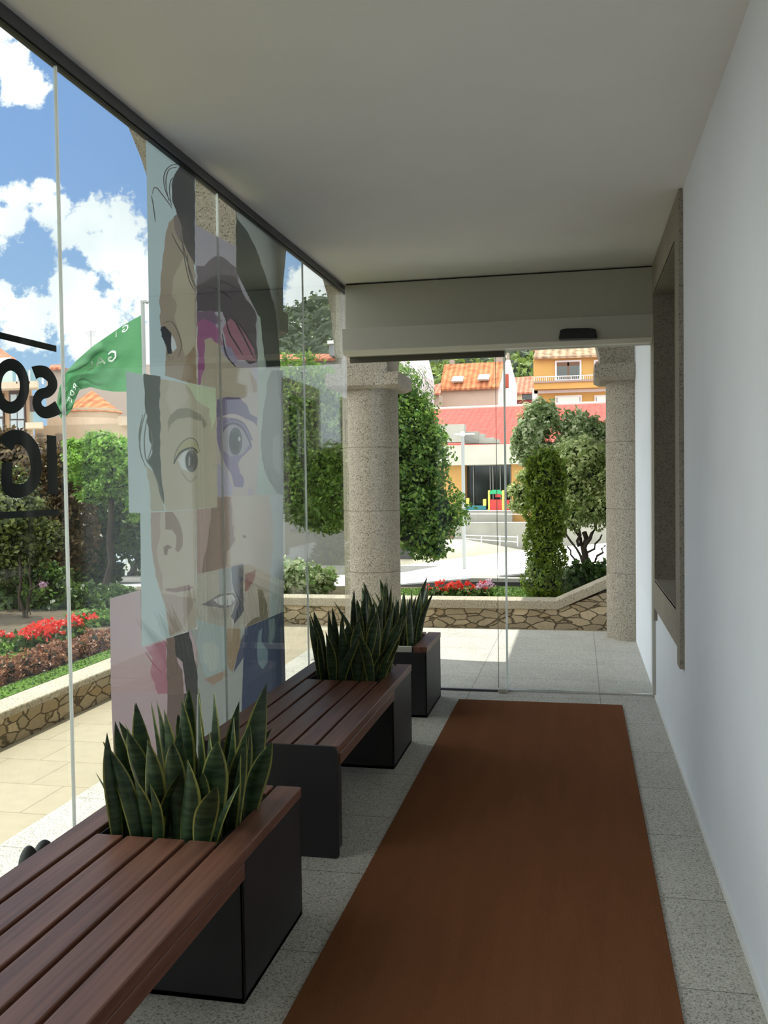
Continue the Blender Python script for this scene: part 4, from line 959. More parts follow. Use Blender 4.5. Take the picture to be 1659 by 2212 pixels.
# centre: big tree, bush, thuja, right tree, shrubs
tree('spreading_tree', 'big green spreading tree on both sides of the corner column', 'tree',
     pblobs([(800,850,110,90),(860,930,90,80),(760,930,120,100),(900,1010,70,70),(860,1080,90,70),(940,1110,66,54),(700,880,80,80),(690,1000,80,80),(780,1080,120,70),(905,1160,60,36),(920,950,40,50),(700,1090,70,60),(880,890,50,60),(640,850,80,80),(630,950,80,80),(650,1050,90,80),(600,1000,70,90),(930,1190,40,20)], 14.0), 60000, 0.042, LM['mid'],
     [st(795,1290,800,1100,14,.10,.07), st(800,1160,905,1165,14,.04,.012), st(800,1130,930,1195,13.9,.03,.008), st(800,1150,690,1080,14,.04,.02)], seed=10, core=COREM, shell=0.35)
tree('pale_shrub', 'pale-leaved round shrub behind the corner of the stone wall', 'shrub', pblobs([(650,1252,44,36),(690,1256,34,30),(610,1250,50,40)], 10.9), 4200, 0.045, LM['pale'], seed=11, core=COREM)
tree('conical_thuja', 'tall narrow columnar conifer standing behind the front stone wall', 'conifer',
     pblobs([(1178,1250,42,60),(1177,1180,41,60),(1178,1110,42,60),(1178,1050,40,55),(1162,1010,18,34),(1195,1010,16,36),(1180,1000,16,30),(1208,1040,14,40),(1150,1040,14,40)], 10.7, 0.9), 15000, 0.022, LM['thuja'], seed=12, core=COREM, shell=0.2, up=0.0, aspect=2.2)
tree('flowering_tree', 'tall pale-flowered shrub tree in front of the yellow house', 'tree',
     pblobs([(1150,930,36,56),(1175,905,34,36),(1130,960,26,36),(1160,980,36,30),(1250,930,40,40),(1285,945,44,36),(1230,960,30,30)], 15.5), 14000, 0.042, LM['pale'], [st(1170,1180,1165,980,15.5,.06,.04)], seed=13, core=COREM, shell=0.4)
tree('dogwood_tree', 'multi-stemmed tree with cream topped leaves left of the half column', 'tree',
     pblobs([(1260,985,60,40),(1225,1010,50,40),(1290,1030,60,40),(1250,1060,60,36),(1290,1090,60,44),(1240,1105,48,34),(1330,1060,60,60),(1140,1030,26,14),(1120,1060,24,16),(1128,1090,26,18)], 12.5), 18000, 0.036, LM['cream'],
     [st(1262,1230,1262,1150,12.5,.05,.035), st(1262,1190,1232,1120,12.5,.022,.015), st(1262,1185,1285,1130,12.5,.03,.018), st(1258,1215,1222,1140,12.4,.018,.012), st(1265,1205,1300,1155,12.5,.018,.01), st(1285,1215,1308,1178,12.4,.018,.014), st(1250,1180,1245,1120,12.5,.02,.015), st(1240,1225,1225,1180,12.3,.014,.01)], seed=14, core=COREM, shell=0.5, flat=0.5)
tree('dark_bush', 'low dark bush below the multi-stemmed tree beside the sloping wall', 'shrub',
     pblobs([(1245,1255,34,34),(1283,1250,36,32),(1235,1285,30,24)], 11.4), 5200, 0.045, LM['dark'], seed=15, core=COREM)

# ---------------------------------------------------------------- plaza, street and school
CONC = mat('concrete', srgb(150, 148, 140), 0.9, noise=0.12, nscale=1.2, bump=0.1, bscale=10)
PLZ = mat('pale_plaza', srgb(232, 230, 224), 0.85, noise=0.04, nscale=3)
q = [at(-900, 1310, 18), at(870, 1262, 18), at(1140, 1237, 18), at(1900, 1190, 18), at(1900, 1130, 42), at(1140, 1186, 42), at(870, 1221, 42), at(-900, 1250, 42)]
mb = MB(); mb.add([*q, *[p+Vector((0, 0, -1.2)) for p in q]], [(0, 1, 6, 7), (1, 2, 5, 6), (2, 3, 4, 5), (0, 8, 9, 1), (1, 9, 10, 2), (2, 10, 11, 3), (8, 15, 14, 9), (9, 14, 13, 10), (10, 13, 12, 11), (3, 11, 12, 4), (0, 7, 15, 8), (7, 6, 14, 15), (6, 5, 13, 14), (5, 4, 12, 13)])
struct(mb.build('ground_plaza', PLZ), 'bright white sloping plaza beyond the garden', 'plaza')
struct(box('ground_lower', (-60, 12.4, -3.2), (40, 30, -1.3), mat('dark_asphalt', srgb(104, 102, 98), 0.95, noise=0.15, nscale=3)), 'grey lower street level between garden and plaza', 'street')
struct(box('ground_far', (-260, 42, -6.5), (200, 260, -4.6), mat('far_ground', srgb(150, 140, 120), 0.95)), 'ground under the far houses', 'ground')
# plaza edge slab and block
mb = MB(); fbox(mb, 1015, 1300, 1250, 1258, 17.2, 0.6); struct(mb.build('trim_8', CONC), 'long pale stone slab at the plaza edge', 'kerb')
mb = MB(); mb.prism([at(x, y, 17.45) for x, y in [(500,1280),(870,1264),(1140,1241),(1300,1228),(1300,1340),(500,1340)]], (0, .3, 0)); struct(mb.build('trim_9', mat('shade_dark_stone', srgb(84, 83, 80), .9, noise=.15, nscale=3)), 'low stone wall under the plaza edge with its shade put into the dark colour', 'wall')  # the shaded band is put into this dark stone colour
# lamp post
lp = at(1003, 1245, 23.4); r = empty('lamp_post', lp, 'slim grey lamp post with flat double head on the plaza', 'lamp post')
top = at(1003, 932, 23.4)
MB().tube([lp, Vector((lp.x, lp.y, top.z))], 0.045, 10).build('pole', mat('grey_pole', srgb(150, 152, 152), 0.5, metal=0.2), r)
mb = MB(); mb.box((lp.x-0.22, lp.y-.08, top.z-0.08), (lp.x-0.04, lp.y+.08, top.z-0.05)); mb.box((lp.x+0.04, lp.y-.08, top.z-.08), (lp.x+.30, lp.y+.08, top.z-.05)); mb.box((lp.x-.05, lp.y-.05, top.z-.12), (lp.x+.05, lp.y+.05, top.z)); mb.build('lamp_head', WHITE, r, bevel=0.01)

# ramp wall in front of the school
YS = 45.0
rw = empty('ramp_wall', at(1000, 1215, 42.5), 'pale concrete ramp wall with rails in front of the school', 'wall'); rw['kind'] = 'structure'
def quadprism(mb, pp, Y, D, mi=0): mb.prism([at(x, y, Y) for x, y in pp], (0, D, 0), mi)
mb = MB(); quadprism(mb, [(800,1166),(1002,1166),(1140,1192),(1400,1180),(1400,1215),(800,1260)], 42.6, 0.4); mb.build('lower_wall', mat('pale_concrete', srgb(206, 200, 182), 0.9, noise=0.1, nscale=1), rw)
mb = MB(); quadprism(mb, [(980,1129),(1400,1129),(1400,1250),(980,1250)], 43.6, 0.4); mb.build('upper_wall', CONC, rw)
mb = MB(); quadprism(mb, [(1000,1105),(1106,1105),(1106,1132),(1000,1132)], 44.2, 0.75); mb.build('terrace_edge', CONC, rw)
mb = MB()
for y0_, y1_, Yq in ((1163,1171,42.4),(1156,1160,42.4),(1103,1103,44),(1110,1111,44),(1129,1128,43.4)):
    mb.tube([at(1002, y0_, Yq), at(1118 if Yq < 43 else 1140, y1_, Yq)], 0.022, 6)
for x_ in (1005, 1040, 1080, 1118): mb.tube([at(x_, 1157, 42.4), at(x_, 1180, 42.4)], 0.025, 6)
mb.build('handrail', mat('white_rail', srgb(220, 222, 220), 0.4, metal=0.3), rw)
quad = MB(); quadprism(quad, [(864,1168),(892,1168),(892,1208),(864,1208)], 42.45, 0.1); quad.build('door_panel', mat('black_gate', srgb(44, 44, 44), 0.6), rw)

sc_ = empty('school_building', at(1000, 1100, YS), 'low concrete school with ochre walls, big windows and red metal roof', 'building')
OCH = mat('ochre_render', srgb(172, 132, 76), 0.85, noise=0.06, nscale=1)
mb = MB(); frects('wall', [(930,1003,1003,1140),(1105,1400,1000,1140)], YS, 6, OCH, sc_)
mb = MB(); fbox(mb, 700, 1600, 958, 1002, YS-0.6, 7); mb.build('fascia', mat('fascia_concrete', srgb(168, 165, 155), 0.9, noise=0.1, nscale=0.8), sc_)
mb = MB()
for x0_, x1_, yt in ((700,1003,920),(1003,1033,932),(1033,1046,937),(1046,1067,945),(1067,1078,949)): fbox(mb, x0_, x1_, yt, 958, YS-0.6+(x0_-700)*0.001, 0.8)
mb.build('stepped_parapet', CONC, sc_)
mb = MB(); mb.prism([at(1005, 942, YS-0.7), at(1033, 950, YS-0.7), at(1033, 957, YS-0.7), at(1005, 949, YS-0.7)], (0, 0.2, 0)); mb.build('roof_sign', mat('grey_slats', srgb(98, 98, 96), 0.6), sc_)
mb = MB(); fbox(mb, 1003, 1105, 1003, 1100, YS+1.2, 0.1); mb.build('window', DWIN, sc_)
mb = MB()
for x_ in (1004, 1022, 1058, 1064, 1080, 1102): fbox(mb, x_, x_+1.8, 1003, 1100, YS+1.0, 0.12)
fbox(mb, 1003, 1105, 1003, 1006, YS+1.0, .12); mb.build('window_frame', mat('grey_frame', srgb(150, 152, 148), 0.5), sc_)
mb = MB(); fbox(mb, 1100, 1106, 1095, 1130, YS+.1, 1); mb.build('pillar', CONC, sc_)
RED = roof_mat('red_sheet_roof', srgb(206, 96, 90), srgb(198, 88, 82), per=0.35, strength=0.3)
mb = MB(); e0, e1 = at(870, 962, YS+2), at(1400, 952, YS+2); r0, r1 = at(888, 887, YS+13), at(1400, 868, YS+13)
mb.add([e0, e1, r1, r0, e0-Vector((0, 0, .2)), e1-Vector((0, 0, .2)), r1-Vector((0, 0, 3)), r0-Vector((0, 0, 3))], [(0, 1, 2, 3), (4, 7, 6, 5), (0, 4, 5, 1), (2, 6, 7, 3), (0, 3, 7, 4), (1, 5, 6, 2)])
mb.build('roof', RED, sc_)
mb = MB(); mb.tube([r0+Vector((0, 0, .05)), r1+Vector((0, 0, .05))], 0.10, 8); mb.build('ridge_cap', mat('ridge_pink', srgb(240, 190, 180), 0.8), sc_)

# playground toys
pt = at(1067, 1103, 44.0); r = empty('play_house', pt, 'red, green and yellow plastic playhouse in front of the school windows', 'playhouse')
PR = mat('toy_red', srgb(176, 44, 40), 0.4); PG = mat('toy_green', srgb(36, 146, 96), 0.4); PY = mat('toy_yellow', srgb(214, 196, 90), 0.4); PB = mat('toy_teal', srgb(30, 100, 110), 0.4)
mb = MB(); fbox(mb, 1057, 1084, 1079, 1105, 44.35, 0.45); fbox(mb, 1084, 1100, 1080, 1105, 44.5, 0.3); mb.build('wall', PR, r, bevel=0.03)
mb = MB(); quadprism(mb, [(1057,1068),(1058,1061),(1064,1058),(1078,1058),(1084,1062),(1084,1070),(1080,1067),(1062,1067)], 44.33, 0.5); mb.build('roof', PG, r)
frects('post', [(1054,1058,1059,1105),(1084,1089,1059,1105)], 44.33, 0.5, PY, r, .03)
mb = MB(); fbox(mb, 1070, 1082, 1067, 1074, 44.4, 0.3); mb.build('window_frame', PR, r)
r = empty('play_car', at(1022, 1103, 44), 'teal plastic toy with yellow posts left of the red playhouse', 'toy')
mb = MB(); fbox(mb, 1004, 1050, 1092, 1104, 44.4, .4); mb.build('body', PB, r, bevel=0.04)
frects('post', [(1007,1013,1076,1093),(1043,1050,1078,1093)], 44.4, .3, PY, r, .03)

# ---------------------------------------------------------------- houses on the hillside
TILE = roof_mat('terracotta_tiles', srgb(204, 134, 98), srgb(170, 104, 76), per=0.42)
TILE2 = roof_mat('pale_terracotta_tiles', srgb(204, 136, 116), srgb(184, 112, 94), per=0.42)
TILEG = roof_mat('weathered_tiles', srgb(190, 160, 132), srgb(128, 110, 96), per=0.5)
PINKW = mat('pinkish_render', srgb(196, 172, 160), 0.9, noise=0.05, nscale=.5)
LILAC = mat('lilac_render', srgb(208, 196, 204), 0.9, noise=0.04, nscale=.6)
def slope(mb, e, r_, Ye, Yr, th=0.15):
    a, b = at(*e[0], Ye), at(*e[1], Ye); c, d = at(*r_[1], Yr), at(*r_[0], Yr); t = Vector((0, 0, -th))
    mb.add([a, b, c, d, a+t, b+t, c+t, d+t], [(0, 1, 2, 3), (4, 7, 6, 5), (0, 4, 5, 1), (1, 5, 6, 2), (2, 6, 7, 3), (3, 7, 4, 0)])
h = empty('gabled_house', at(1010, 900, 75), 'beige house with steep orange tiled roof, two skylights and chimneys', 'house')
mb = MB(); quadprism(mb, [(951,842),(1076,836),(1076,1200),(951,1200)], 75, 6); mb.build('wall', PINKW, h)
mb = MB(); mb.prism([at(1076, 836, 75), at(1076, 1198, 75), at(1108, 1185, 81), at(1108, 835, 81), at(1093, 778, 78)], (0.35, 0, 0)); mb.build('gable_wall', mat('white_render', srgb(224, 218, 222), 0.9), h)
mb = MB(); slope(mb, [(949,841),(1077,835)], [(960,787),(1093,781)], 74.6, 78.2); mb.build('roof', TILE, h)
for x0_, yy in ((976,822),(1032,818)):
    mb = MB(); mb.prism([at(x0_, yy+5, 75.2), at(x0_+24, yy+4, 75.2), at(x0_+26, yy-6, 76.0), at(x0_+3, yy-5, 76.0)], (0, -0.25, 0.12)); sk = mb.build('skylight', mat('skylight_glass', srgb(214, 228, 230), 0.15, spec=0.8), h)
frects('chimney', [(1068,1091,763,784),(1094,1099,762,783),(971,980,777,788)], 78.2, 0.9, mat('chimney_stone', srgb(150, 136, 126), 0.9, noise=.2, nscale=2), h)
mb = MB(); fbox(mb, 1091, 1098, 808, 837, 75.8, 0.5); mb.build('tank', mat('red_brown', srgb(170, 78, 62), 0.8), h)
frects('window', [(972,998,880,884),(1029,1054,879,883)], 74.9, .2, mat('brown_shutter', srgb(140, 84, 66), 0.7), h)
h = empty('small_house', at(930, 900, 73), 'small stone-grey house with hipped tiled roof left of the orange roof', 'house')
mb = MB(); fbox(mb, 914, 950, 852, 1204, 72, 2.4); mb.build('wall', mat('greyish_render', srgb(178, 160, 148), 0.9, noise=.08, nscale=1), h)
mb = MB(); slope(mb, [(912,856),(952,848)], [(925,834),(952,828)], 71.6, 75); mb.build('roof', TILE2, h)
frects('window', [(929,938,856,863),(916,924,882,890),(936,946,880,888)], 71.9, .2, DWIN, h)
h = empty('long_low_house', at(1120, 890, 80), 'low house with pink tiled roof, dark window band and maroon wall', 'house')
mb = MB(); fbox(mb, 1080, 1156, 848, 1190, 82, 6); mb.build('wall', mat('maroon_render', srgb(138, 62, 66), 0.9), h)
mb = MB(); slope(mb, [(1080,851),(1156,846)], [(1098,816),(1156,812)], 81.6, 86); mb.build('roof', TILE2, h)
frects('wall_panel', [(1078,1086,852,864),(1116,1128,850,864)], 81.9, .1, mat('cream_panel', srgb(222, 204, 178), .9), h)
frects('window', [(1090,1115,851,864),(1129,1151,850,863)], 81.9, .1, DWIN, h)
h = empty('tall_lilac_house', at(880, 880, 66), 'tall pale lilac gable wall behind the corner column', 'house')
mb = MB(); quadprism(mb, [(840,700),(902,756),(912,796),(915,810),(916,1220),(840,1220)], 66, 5); mb.build('wall', LILAC, h)
YY = 62.0; h = empty('yellow_house', at(1230, 860, YY), 'yellow house with white balcony rail and white framed windows', 'house')
YEL = mat('yellow_render', srgb(190, 148, 84), 0.85, noise=.05, nscale=.6); WTR = mat('white_trim', srgb(222, 218, 220), 0.8)
def sbox(mb, x0, x1, yt, yb, Y, D): # edges follow the street's slant
    mb.box((at(x0, (yt+yb)/2, Y).x, Y, at(x0, yb, Y).z), (at(x1, (yt+yb)/2, Y).x, Y+D, at(x0, yt, Y).z))
mb = MB(); fbox(mb, 1154, 1420, 768, 1232, YY, 8); mb.build('wall', YEL, h)
mb = MB(); slope(mb, [(1152,771),(1420,762)], [(1158,752),(1420,744)], YY-0.5, YY+3); mb.build('roof', TILEG, h)
mb = MB(); slope(mb, [(1152,756),(1420,748)], [(1158,750),(1420,742)], YY+2.6, YY+3.2, .1); mb.build('ridge_tiles', TILE2, h)
mb = MB(); fbox(mb, 1154, 1420, 822, 837, YY-0.9, 0.9); mb.build('balcony', YEL, h)
mb = MB(); fbox(mb, 1154, 1420, 837, 846, YY-0.15, .2); fbox(mb, 1150, 1162, 838, 920, YY-0.15, .2); mb.build('white_band', WTR, h)
mb = MB(); fbox(mb, 1154, 1420, 819, 823, YY-1.0, 1.0); mb.build('balcony_slab', mat('grey_slab', srgb(150, 132, 128), .9), h)
mb = MB(); zt = at(1155, 815, YY-.95).z; zl = at(1155, 822, YY-.95).z
xa, xb = at(1154, 815, YY-.95).x, at(1420, 815, YY-.95).x
mb.tube([(xa, YY-.95, zt), (xb, YY-.95, zt)], .035, 6)
for k in range(60): x_ = xa+(xb-xa)*k/59; mb.tube([(x_, YY-.95, zl-.05), (x_, YY-.95, zt)], .03 if k % 6 == 0 else .012, 4)
mb.build('railing', mat('white_rail', (0, 0, 0, 1)), h)
def win(x0, x1, yt, yb, shut):
    f = MB(); fbox(f, x0-4, x1+4, yt-4, yb+3, YY-.08, .15); fo = f.build('window_frame', WTR, h)
    w_ = MB(); fbox(w_, x0, x1, yt, yb, YY-.12, .05); w_.build('pane', DWIN, fo)
    if shut: s_ = MB(); fbox(s_, x0+1, x1-1, yt, yb-(yb-yt)*shut, YY-.15, .04); s_.build('roller_shutter', mat('white_shutter', srgb(232, 230, 222), .7), fo)
    else:
        s_ = MB(); fbox(s_, x0, x1, yt, yt+8, YY-.14, .03); fbox(s_, (x0+x1)/2-2, (x0+x1)/2+2, yt, yb, YY-.14, .03); s_.build('brown_shutter_box', mat('brown_wood_trim', srgb(104, 74, 56), .7), fo)
win(1203, 1252, 782, 818, 0); win(1287, 1340, 780, 818, 0); win(1203, 1253, 858, 892, 0.28); win(1288, 1340, 857, 891, 0.1)

# ---------------------------------------------------------------- houses on the left
h = empty('corner_apartment_house', at(180, 950, 46), 'sand-coloured building with rounded terrace and tiled cone roof', 'building')
SAND = mat('sand_render', srgb(176, 158, 138), 0.9, noise=.06, nscale=.7); STN = mat('stone_parapet', srgb(188, 168, 150), 0.9, noise=.12, nscale=1.2)
mb = MB(); fbox(mb, 78, 420, 915, 1200, 46, 8); mb.build('wall', SAND, h)
c_ = at(185, 905, 49); rr = 90*46/FPX
mb = MB(); mb.lathe([(rr, at(185, 917, 46).z), (rr, at(185, 897, 46).z), (rr-.2, at(185, 897, 46).z)], (c_.x, c_.y), 40); fbox(mb, 255, 420, 897, 917, 45.5, .3); mb.build('parapet', STN, h)
mb = MB(); rr2 = 72*46/FPX; mb.lathe([(rr2, at(185, 900, 47).z), (rr2, at(185, 876, 47).z)], (c_.x, c_.y+.6), 40); mb.build('rounded_room', SAND, h, smooth=True)
mb = MB(); n = 10; zt = at(170, 838, 49).z; ze = at(170, 881, 46).z; R_ = 80*46/FPX
vs = [(c_.x-.4, c_.y+1.5, zt)]+[(c_.x+R_*math.cos(2*math.pi*k/n+.3), c_.y+.6+R_*math.sin(2*math.pi*k/n+.3), ze) for k in range(n)]
mb.add(vs, [(0, 1+k, 1+(k+1) % n) for k in range(n)]+[tuple(range(1, n+1))]); mb.build('cone_roof', TILE, h)
frects('window', [(80,92,937,1000),(120,137,937,1000),(190,206,937,1000)], 45.9, .2, mat('grey_window', srgb(120, 110, 104), .5), h)
mb = MB(); fbox(mb, 100, 420, 790, 915, 56, 6); mb.build('rear_wall', mat('mauve_render', srgb(160, 146, 140), .9), h)
mb = MB(); slope(mb, [(106,794),(140,793)], [(110,788),(140,787)], 55.5, 57); mb.build('rear_roof', TILE2, h)
h = empty('balcony_apartment_house', at(30, 900, 40), 'brown and sand apartment building with glass balcony at the left edge', 'building')
mb = MB(); plan_block(mb, -200, 78, 835, 1230, 40, 5); mb.build('wall', mat('tan_render', srgb(170, 138, 112), .9), h)
mb = MB(); plan_block(mb, -200, 82, 828, 842, 39, 1.0); plan_block(mb, 55, 92, 912, 924, 39, 1.0); mb.build('balcony_slab', STN, h)
mb = MB(); fbox(mb, -200, 90, 803, 829, 39.05, .05); fbox(mb, 64, 88, 889, 913, 39.05, .05); mb.build('glass_balustrade', glass_mat('balustrade_glass', (.75, .86, .82, 1), .12), h)
frects('rail_post', [(x_, x_+2, 800, 829) for x_ in (0, 35, 62, 90)], 39, .08, WHITE, h)
mb = MB()
for x0_, x1_, a_, b_ in ((20,54,842,935),(-20,8,850,950),(64,72,855,890)): fbox(mb, x0_, x1_, a_, b_, 39.9, .12)
wn = mb.build('window_frame', mat('dark_brown_frame', srgb(74, 58, 56), .6), h)
mb = MB()
for x0_, x1_, a_, b_ in ((23,36,852,870),(38,51,852,870),(23,36,880,905),(38,51,880,905),(23,36,908,930),(38,51,908,930),(-18,5,855,900),(-18,5,905,945)): fbox(mb, x0_, x1_, a_, b_, 39.85, .05)
mb.build('pane', mat('pale_pane', srgb(150, 156, 164), .2, spec=.8), wn)
mb = MB(); slope(mb, [(-100,790),(35,776)], [(-100,725),(0,752)], 42, 47); mb.build('roof', TILE2, h)
mb = MB(); plan_block(mb, -200, 26, 777, 838, 41, 3); mb.build('attic_wall', mat('white_render', (0, 0, 0, 1)), h)
mb = MB(); a_ = at(196, 745, 50); b_ = at(196, 714, 50); mb.tube([a_-Vector((0, 0, 1.6)), b_], .03, 6)
for k, w_ in enumerate((.35, .28, .2)): mb.tube([b_+Vector((-w_, 0, -.08-.12*k)), b_+Vector((w_, 0, -.08-.12*k))], .015, 5)
tag(mb.build('tv_antenna', mat('grey_pole', (0, 0, 0, 1))), 'thin television antenna rising above the flag', 'antenna')

# ---------------------------------------------------------------- flag and pole
YF = 16.0
pb = at(300, 1290, YF); ptp = at(308, 652, YF)
r = empty('flag_pole', (ptp.x, YF, pb.z-0.3), 'tall grey flag pole left of the printed collage', 'flag pole')
GP = mat('grey_pole', (0, 0, 0, 1))
MB().tube([(ptp.x, YF, pb.z-.3), ptp], [.05, .036], 12).build('pole', GP, r, smooth=True)
mb = MB(); mb.box((ptp.x-.03, YF-.03, ptp.z-.02), (ptp.x+.10, YF+.03, ptp.z+.02)); mb.ico((ptp.x+.09, YF, ptp.z-.01), .035, 2); mb.build('pulley_head', GP, r)
fl = empty('flag', (ptp.x-.04, YF, at(303, 680, YF).z), 'green flag with white lettering blowing to the left of its pole', 'flag')
topc = [(306,680),(270,700),(235,724),(200,748),(168,776),(142,805),(128,838),(122,872),(122,890)]
botc = [(307,846),(272,846),(244,846),(218,842),(196,836),(172,842),(163,862),(156,884),(136,908)]
def cv(c, u):
    f = u*(len(c)-1); i = min(int(f), len(c)-2); t = f-i; return (c[i][0]*(1-t)+c[i+1][0]*t, c[i][1]*(1-t)+c[i+1][1]*t)
def FL(u, v, off=0):
    a = cv(topc, u); b = cv(botc, u); x = a[0]*(1-v)+b[0]*v; y = a[1]*(1-v)+b[1]*v
    d = 0.30*u*math.sin(9*u+3.5*v+.6)+0.12*math.sin(15*u-8*v)*min(1, u*3)+.06*math.sin(26*(u+.6*v))*min(1, u*2)+.09*math.sin(11*v+5*u)*min(1, u*2)
    return at(x, y, YF+d+off)
mb = MB(); nu, nv = 70, 34
mb.add([FL(i/nu, j/nv) for i in range(nu+1) for j in range(nv+1)], [(i*(nv+1)+j, i*(nv+1)+j+1, (i+1)*(nv+1)+j+1, (i+1)*(nv+1)+j) for i in range(nu) for j in range(nv)])
mb.build('cloth', mat('green_flag_cloth', srgb(76, 128, 88), .8, trans=0.4), fl, smooth=True)
GLY = {'G': [[(.9,.15),(.5,0),(.1,.25),(.1,.75),(.5,1),(.9,.8),(.9,.55),(.55,.55)]], 'A': [[(0,1),(.5,0),(1,1)],[(.2,.65),(.8,.65)]], 'L': [[(.1,0),(.1,1),(.85,1)]], 'R': [[(.1,1),(.1,0),(.6,0),(.85,.25),(.6,.5),(.1,.5)],[(.5,.5),(.9,1)]],
       'D': [[(.1,0),(.5,0),(.9,.3),(.9,.7),(.5,1),(.1,1),(.1,0)]], 'E': [[(.85,0),(.1,0),(.1,1),(.85,1)],[(.1,.5),(.7,.5)]], 'I': [[(.5,0),(.5,1)]], 'C': [[(.9,.15),(.5,0),(.1,.3),(.1,.7),(.5,1),(.9,.85)]]}
mb = MB()
def word(txt, u0, v0, du, dv, gu, rot=False, w=.09):
    for i, ch in enumerate(txt):
        mb = MB()
        for ln in GLY[ch]:
            Q = []
            for a in range(len(ln)-1):
                for k in range(4): t = k/4; Q.append((ln[a][0]*(1-t)+ln[a+1][0]*t, ln[a][1]*(1-t)+ln[a+1][1]*t))
            Q.append(ln[-1])
            for a in range(len(Q)-1):
                p = Vector(Q[a]); q_ = Vector(Q[a+1]); d = (q_-p); d = Vector((-d.y, d.x)).normalized()*w
                C4 = [p+d, q_+d, q_-d, p-d]
                mb.add([FL(u0+i*gu+c.x*du, v0+c.y*dv, -.02) for c in C4], [(0, 1, 2, 3)])
        mb.build('letter', mat('flag_white', srgb(216, 226, 216), .8), fl)
word('GAL', .20, .30, .075, .17, .10); word('RDE', .62, .62, .05, .20, .075); word('GI', .10, .02, .05, .09, .07)

# parked cars and posts glimpsed on the far street
def car(label, px, py, Y, colr, L_=4.2):
    p = at(px, py, Y); r = empty('parked_car', p, label, 'car')
    side = [(-.5,.28),(-.5,.62),(-.44,.78),(-.30,.86),(-.17,1.32),(.02,1.44),(.24,1.40),(.38,.95),(.49,.84),(.5,.3)]
    mb = MB(); mb.prism([(p.x+a*L_, p.y-.85, p.z+b) for a, b in side], (0, 1.7, 0)); mb.build('body', colr, r, bevel=.06)
    mb = MB(); mb.prism([(p.x+a*L_, p.y-.87, p.z+b) for a, b in [(-.25,.9),(-.16,1.26),(.02,1.36),(.22,1.32),(.33,.92)]], (0, 1.74, 0)); mb.build('window', DWIN, r)
    for s_ in (-.3, .3):
        w_ = MB(); cx_ = p.x+s_*L_
        for k in range(1): w_.tube([(cx_, p.y-.9, p.z+.31), (cx_, p.y-.68, p.z+.31)], .31, 20)
        w_.build('wheel', mat('tyre', srgb(26, 26, 28), .8), r)
        w_ = MB(); w_.tube([(cx_, p.y-.91, p.z+.31), (cx_, p.y-.88, p.z+.31)], .19, 12); w_.build('hubcap', mat('bright_steel', (0, 0, 0, 1)), r)
car('silver car parked on the street, half hidden by the collage', 308, 1232, 24, mat('silver_paint', srgb(176, 186, 200), .25, metal=.5))
car('dark red car parked in tree shade left of the silver car', 222, 1240, 27, mat('dark_red_paint', srgb(110, 26, 30), .25, metal=.3))
p0, p1 = at(272, 1243, 21), at(272, 1206, 21); mb = MB(); mb.tube([p0, p1], .03, 8); mb.box((p1.x-.06, p1.y-.03, p1.z-.03), (p1.x+.06, p1.y+.03, p1.z+.03))
tag(mb.build('street_bollard', GP), 'small white post at the kerb in front of the silver car', 'bollard')

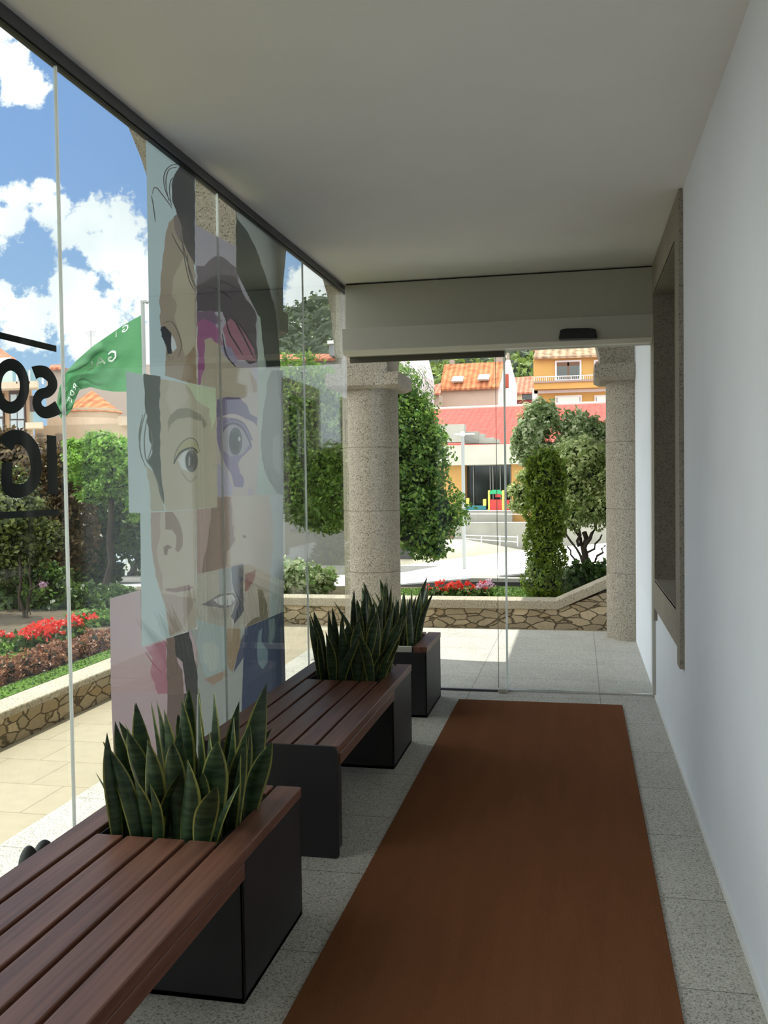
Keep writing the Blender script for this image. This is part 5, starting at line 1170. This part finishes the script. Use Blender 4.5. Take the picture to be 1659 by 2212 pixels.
# ---------------------------------------------------------------- wooded hill
HM = mat('hill_green', srgb(54, 70, 46), 1.0, noise=.4, nscale=.15)
def hill():
    prof = [(-200, 700),(300, 735),(560, 720),(640, 700),(690, 680),(725, 665),(800, 640),(900, 620),(1000, 600),(1150, 590),(1400, 580),(1900, 600)]
    V = []; F = []; nx, ny = 60, 14
    for i in range(nx+1):
        px = 540+1360*i/nx
        y = np.interp(px, [a for a, b in prof], [b for a, b in prof])
        top = at(px, y+14, 230); bot = at(px, 960, 105)
        for j in range(ny+1):
            t = j/ny; p = bot.lerp(top, t); p.z = bot.z+(top.z-bot.z)*(t**1.25)+1.2*math.sin(i*1.7+j)*math.sin(j*1.3+i*.7); V.append(p)
    for i in range(nx):
        for j in range(ny): a = i*(ny+1)+j; F.append((a, a+ny+1, a+ny+2, a+1))
    mb = MB(); mb.add(V, F); return struct(mb.build('ground_hill', HM, smooth=True), 'wooded green hill behind the houses', 'hill'), V, nx, ny
_, HV, hnx, hny = hill()
hr = random.Random(4); darkb = []; lightb = []
for i in range(hnx+1):
    px = 540+1360*i/hnx
    for j in range(2, hny+1):
        if not (560 < px < 790 or 850 < px < 1330): continue
        for q in range(2):
            p = HV[i*(hny+1)+j]; sz = hr.uniform(2.2, 4.4)*(.6+p.y/230*.6)
            c_ = (p.x+hr.uniform(-2.5, 2.5), p.y+hr.uniform(-3, 3), p.z+sz*.35)
            (lightb if (j <= 4 and hr.random() < .75) else darkb).append((*c_, sz, sz, sz*.85))
for nm, bl, m_, n_, lb in (('forest', darkb, LM['hill'], 26000, 'dark woodland canopy covering the hill'), ('forest', lightb, LM['hill2'], 15000, 'lighter green woodland along the foot of the hill')):
    P = blob_points(bl, n_, 60, .25, .25); o = leaf_cloud(nm, P, .75, m_, None, seed=3); tag(o, lb, 'forest', kind='stuff')
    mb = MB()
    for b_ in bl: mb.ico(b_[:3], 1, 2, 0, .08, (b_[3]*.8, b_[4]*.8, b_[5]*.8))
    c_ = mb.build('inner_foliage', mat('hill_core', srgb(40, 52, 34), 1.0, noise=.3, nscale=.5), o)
# white chimney block against the hill seen left of the corner column
h = empty('distant_house', at(690, 790, 60), 'distant house with tiled roof and white topped chimney left of the corner column', 'house')
mb = MB(); fbox(mb, 560, 740, 775, 1230, 62, 5); mb.build('wall', mat('reflection_grey_render', srgb(140, 142, 142), .9), h)  # wall coloured grey to stand for the wall reflection in the side glass
mb = MB(); slope(mb, [(560,776),(740,774)], [(560,766),(740,764)], 61.5, 64); mb.build('roof', TILE2, h)
mb = MB(); fbox(mb, 711, 742, 741, 768, 61, 1.5); mb.build('chimney', mat('blue_grey', srgb(120, 124, 134), .8), h)
mb = MB(); fbox(mb, 707, 744, 735, 742, 60.8, 2); mb.build('chimney_cap', WHITE, h)
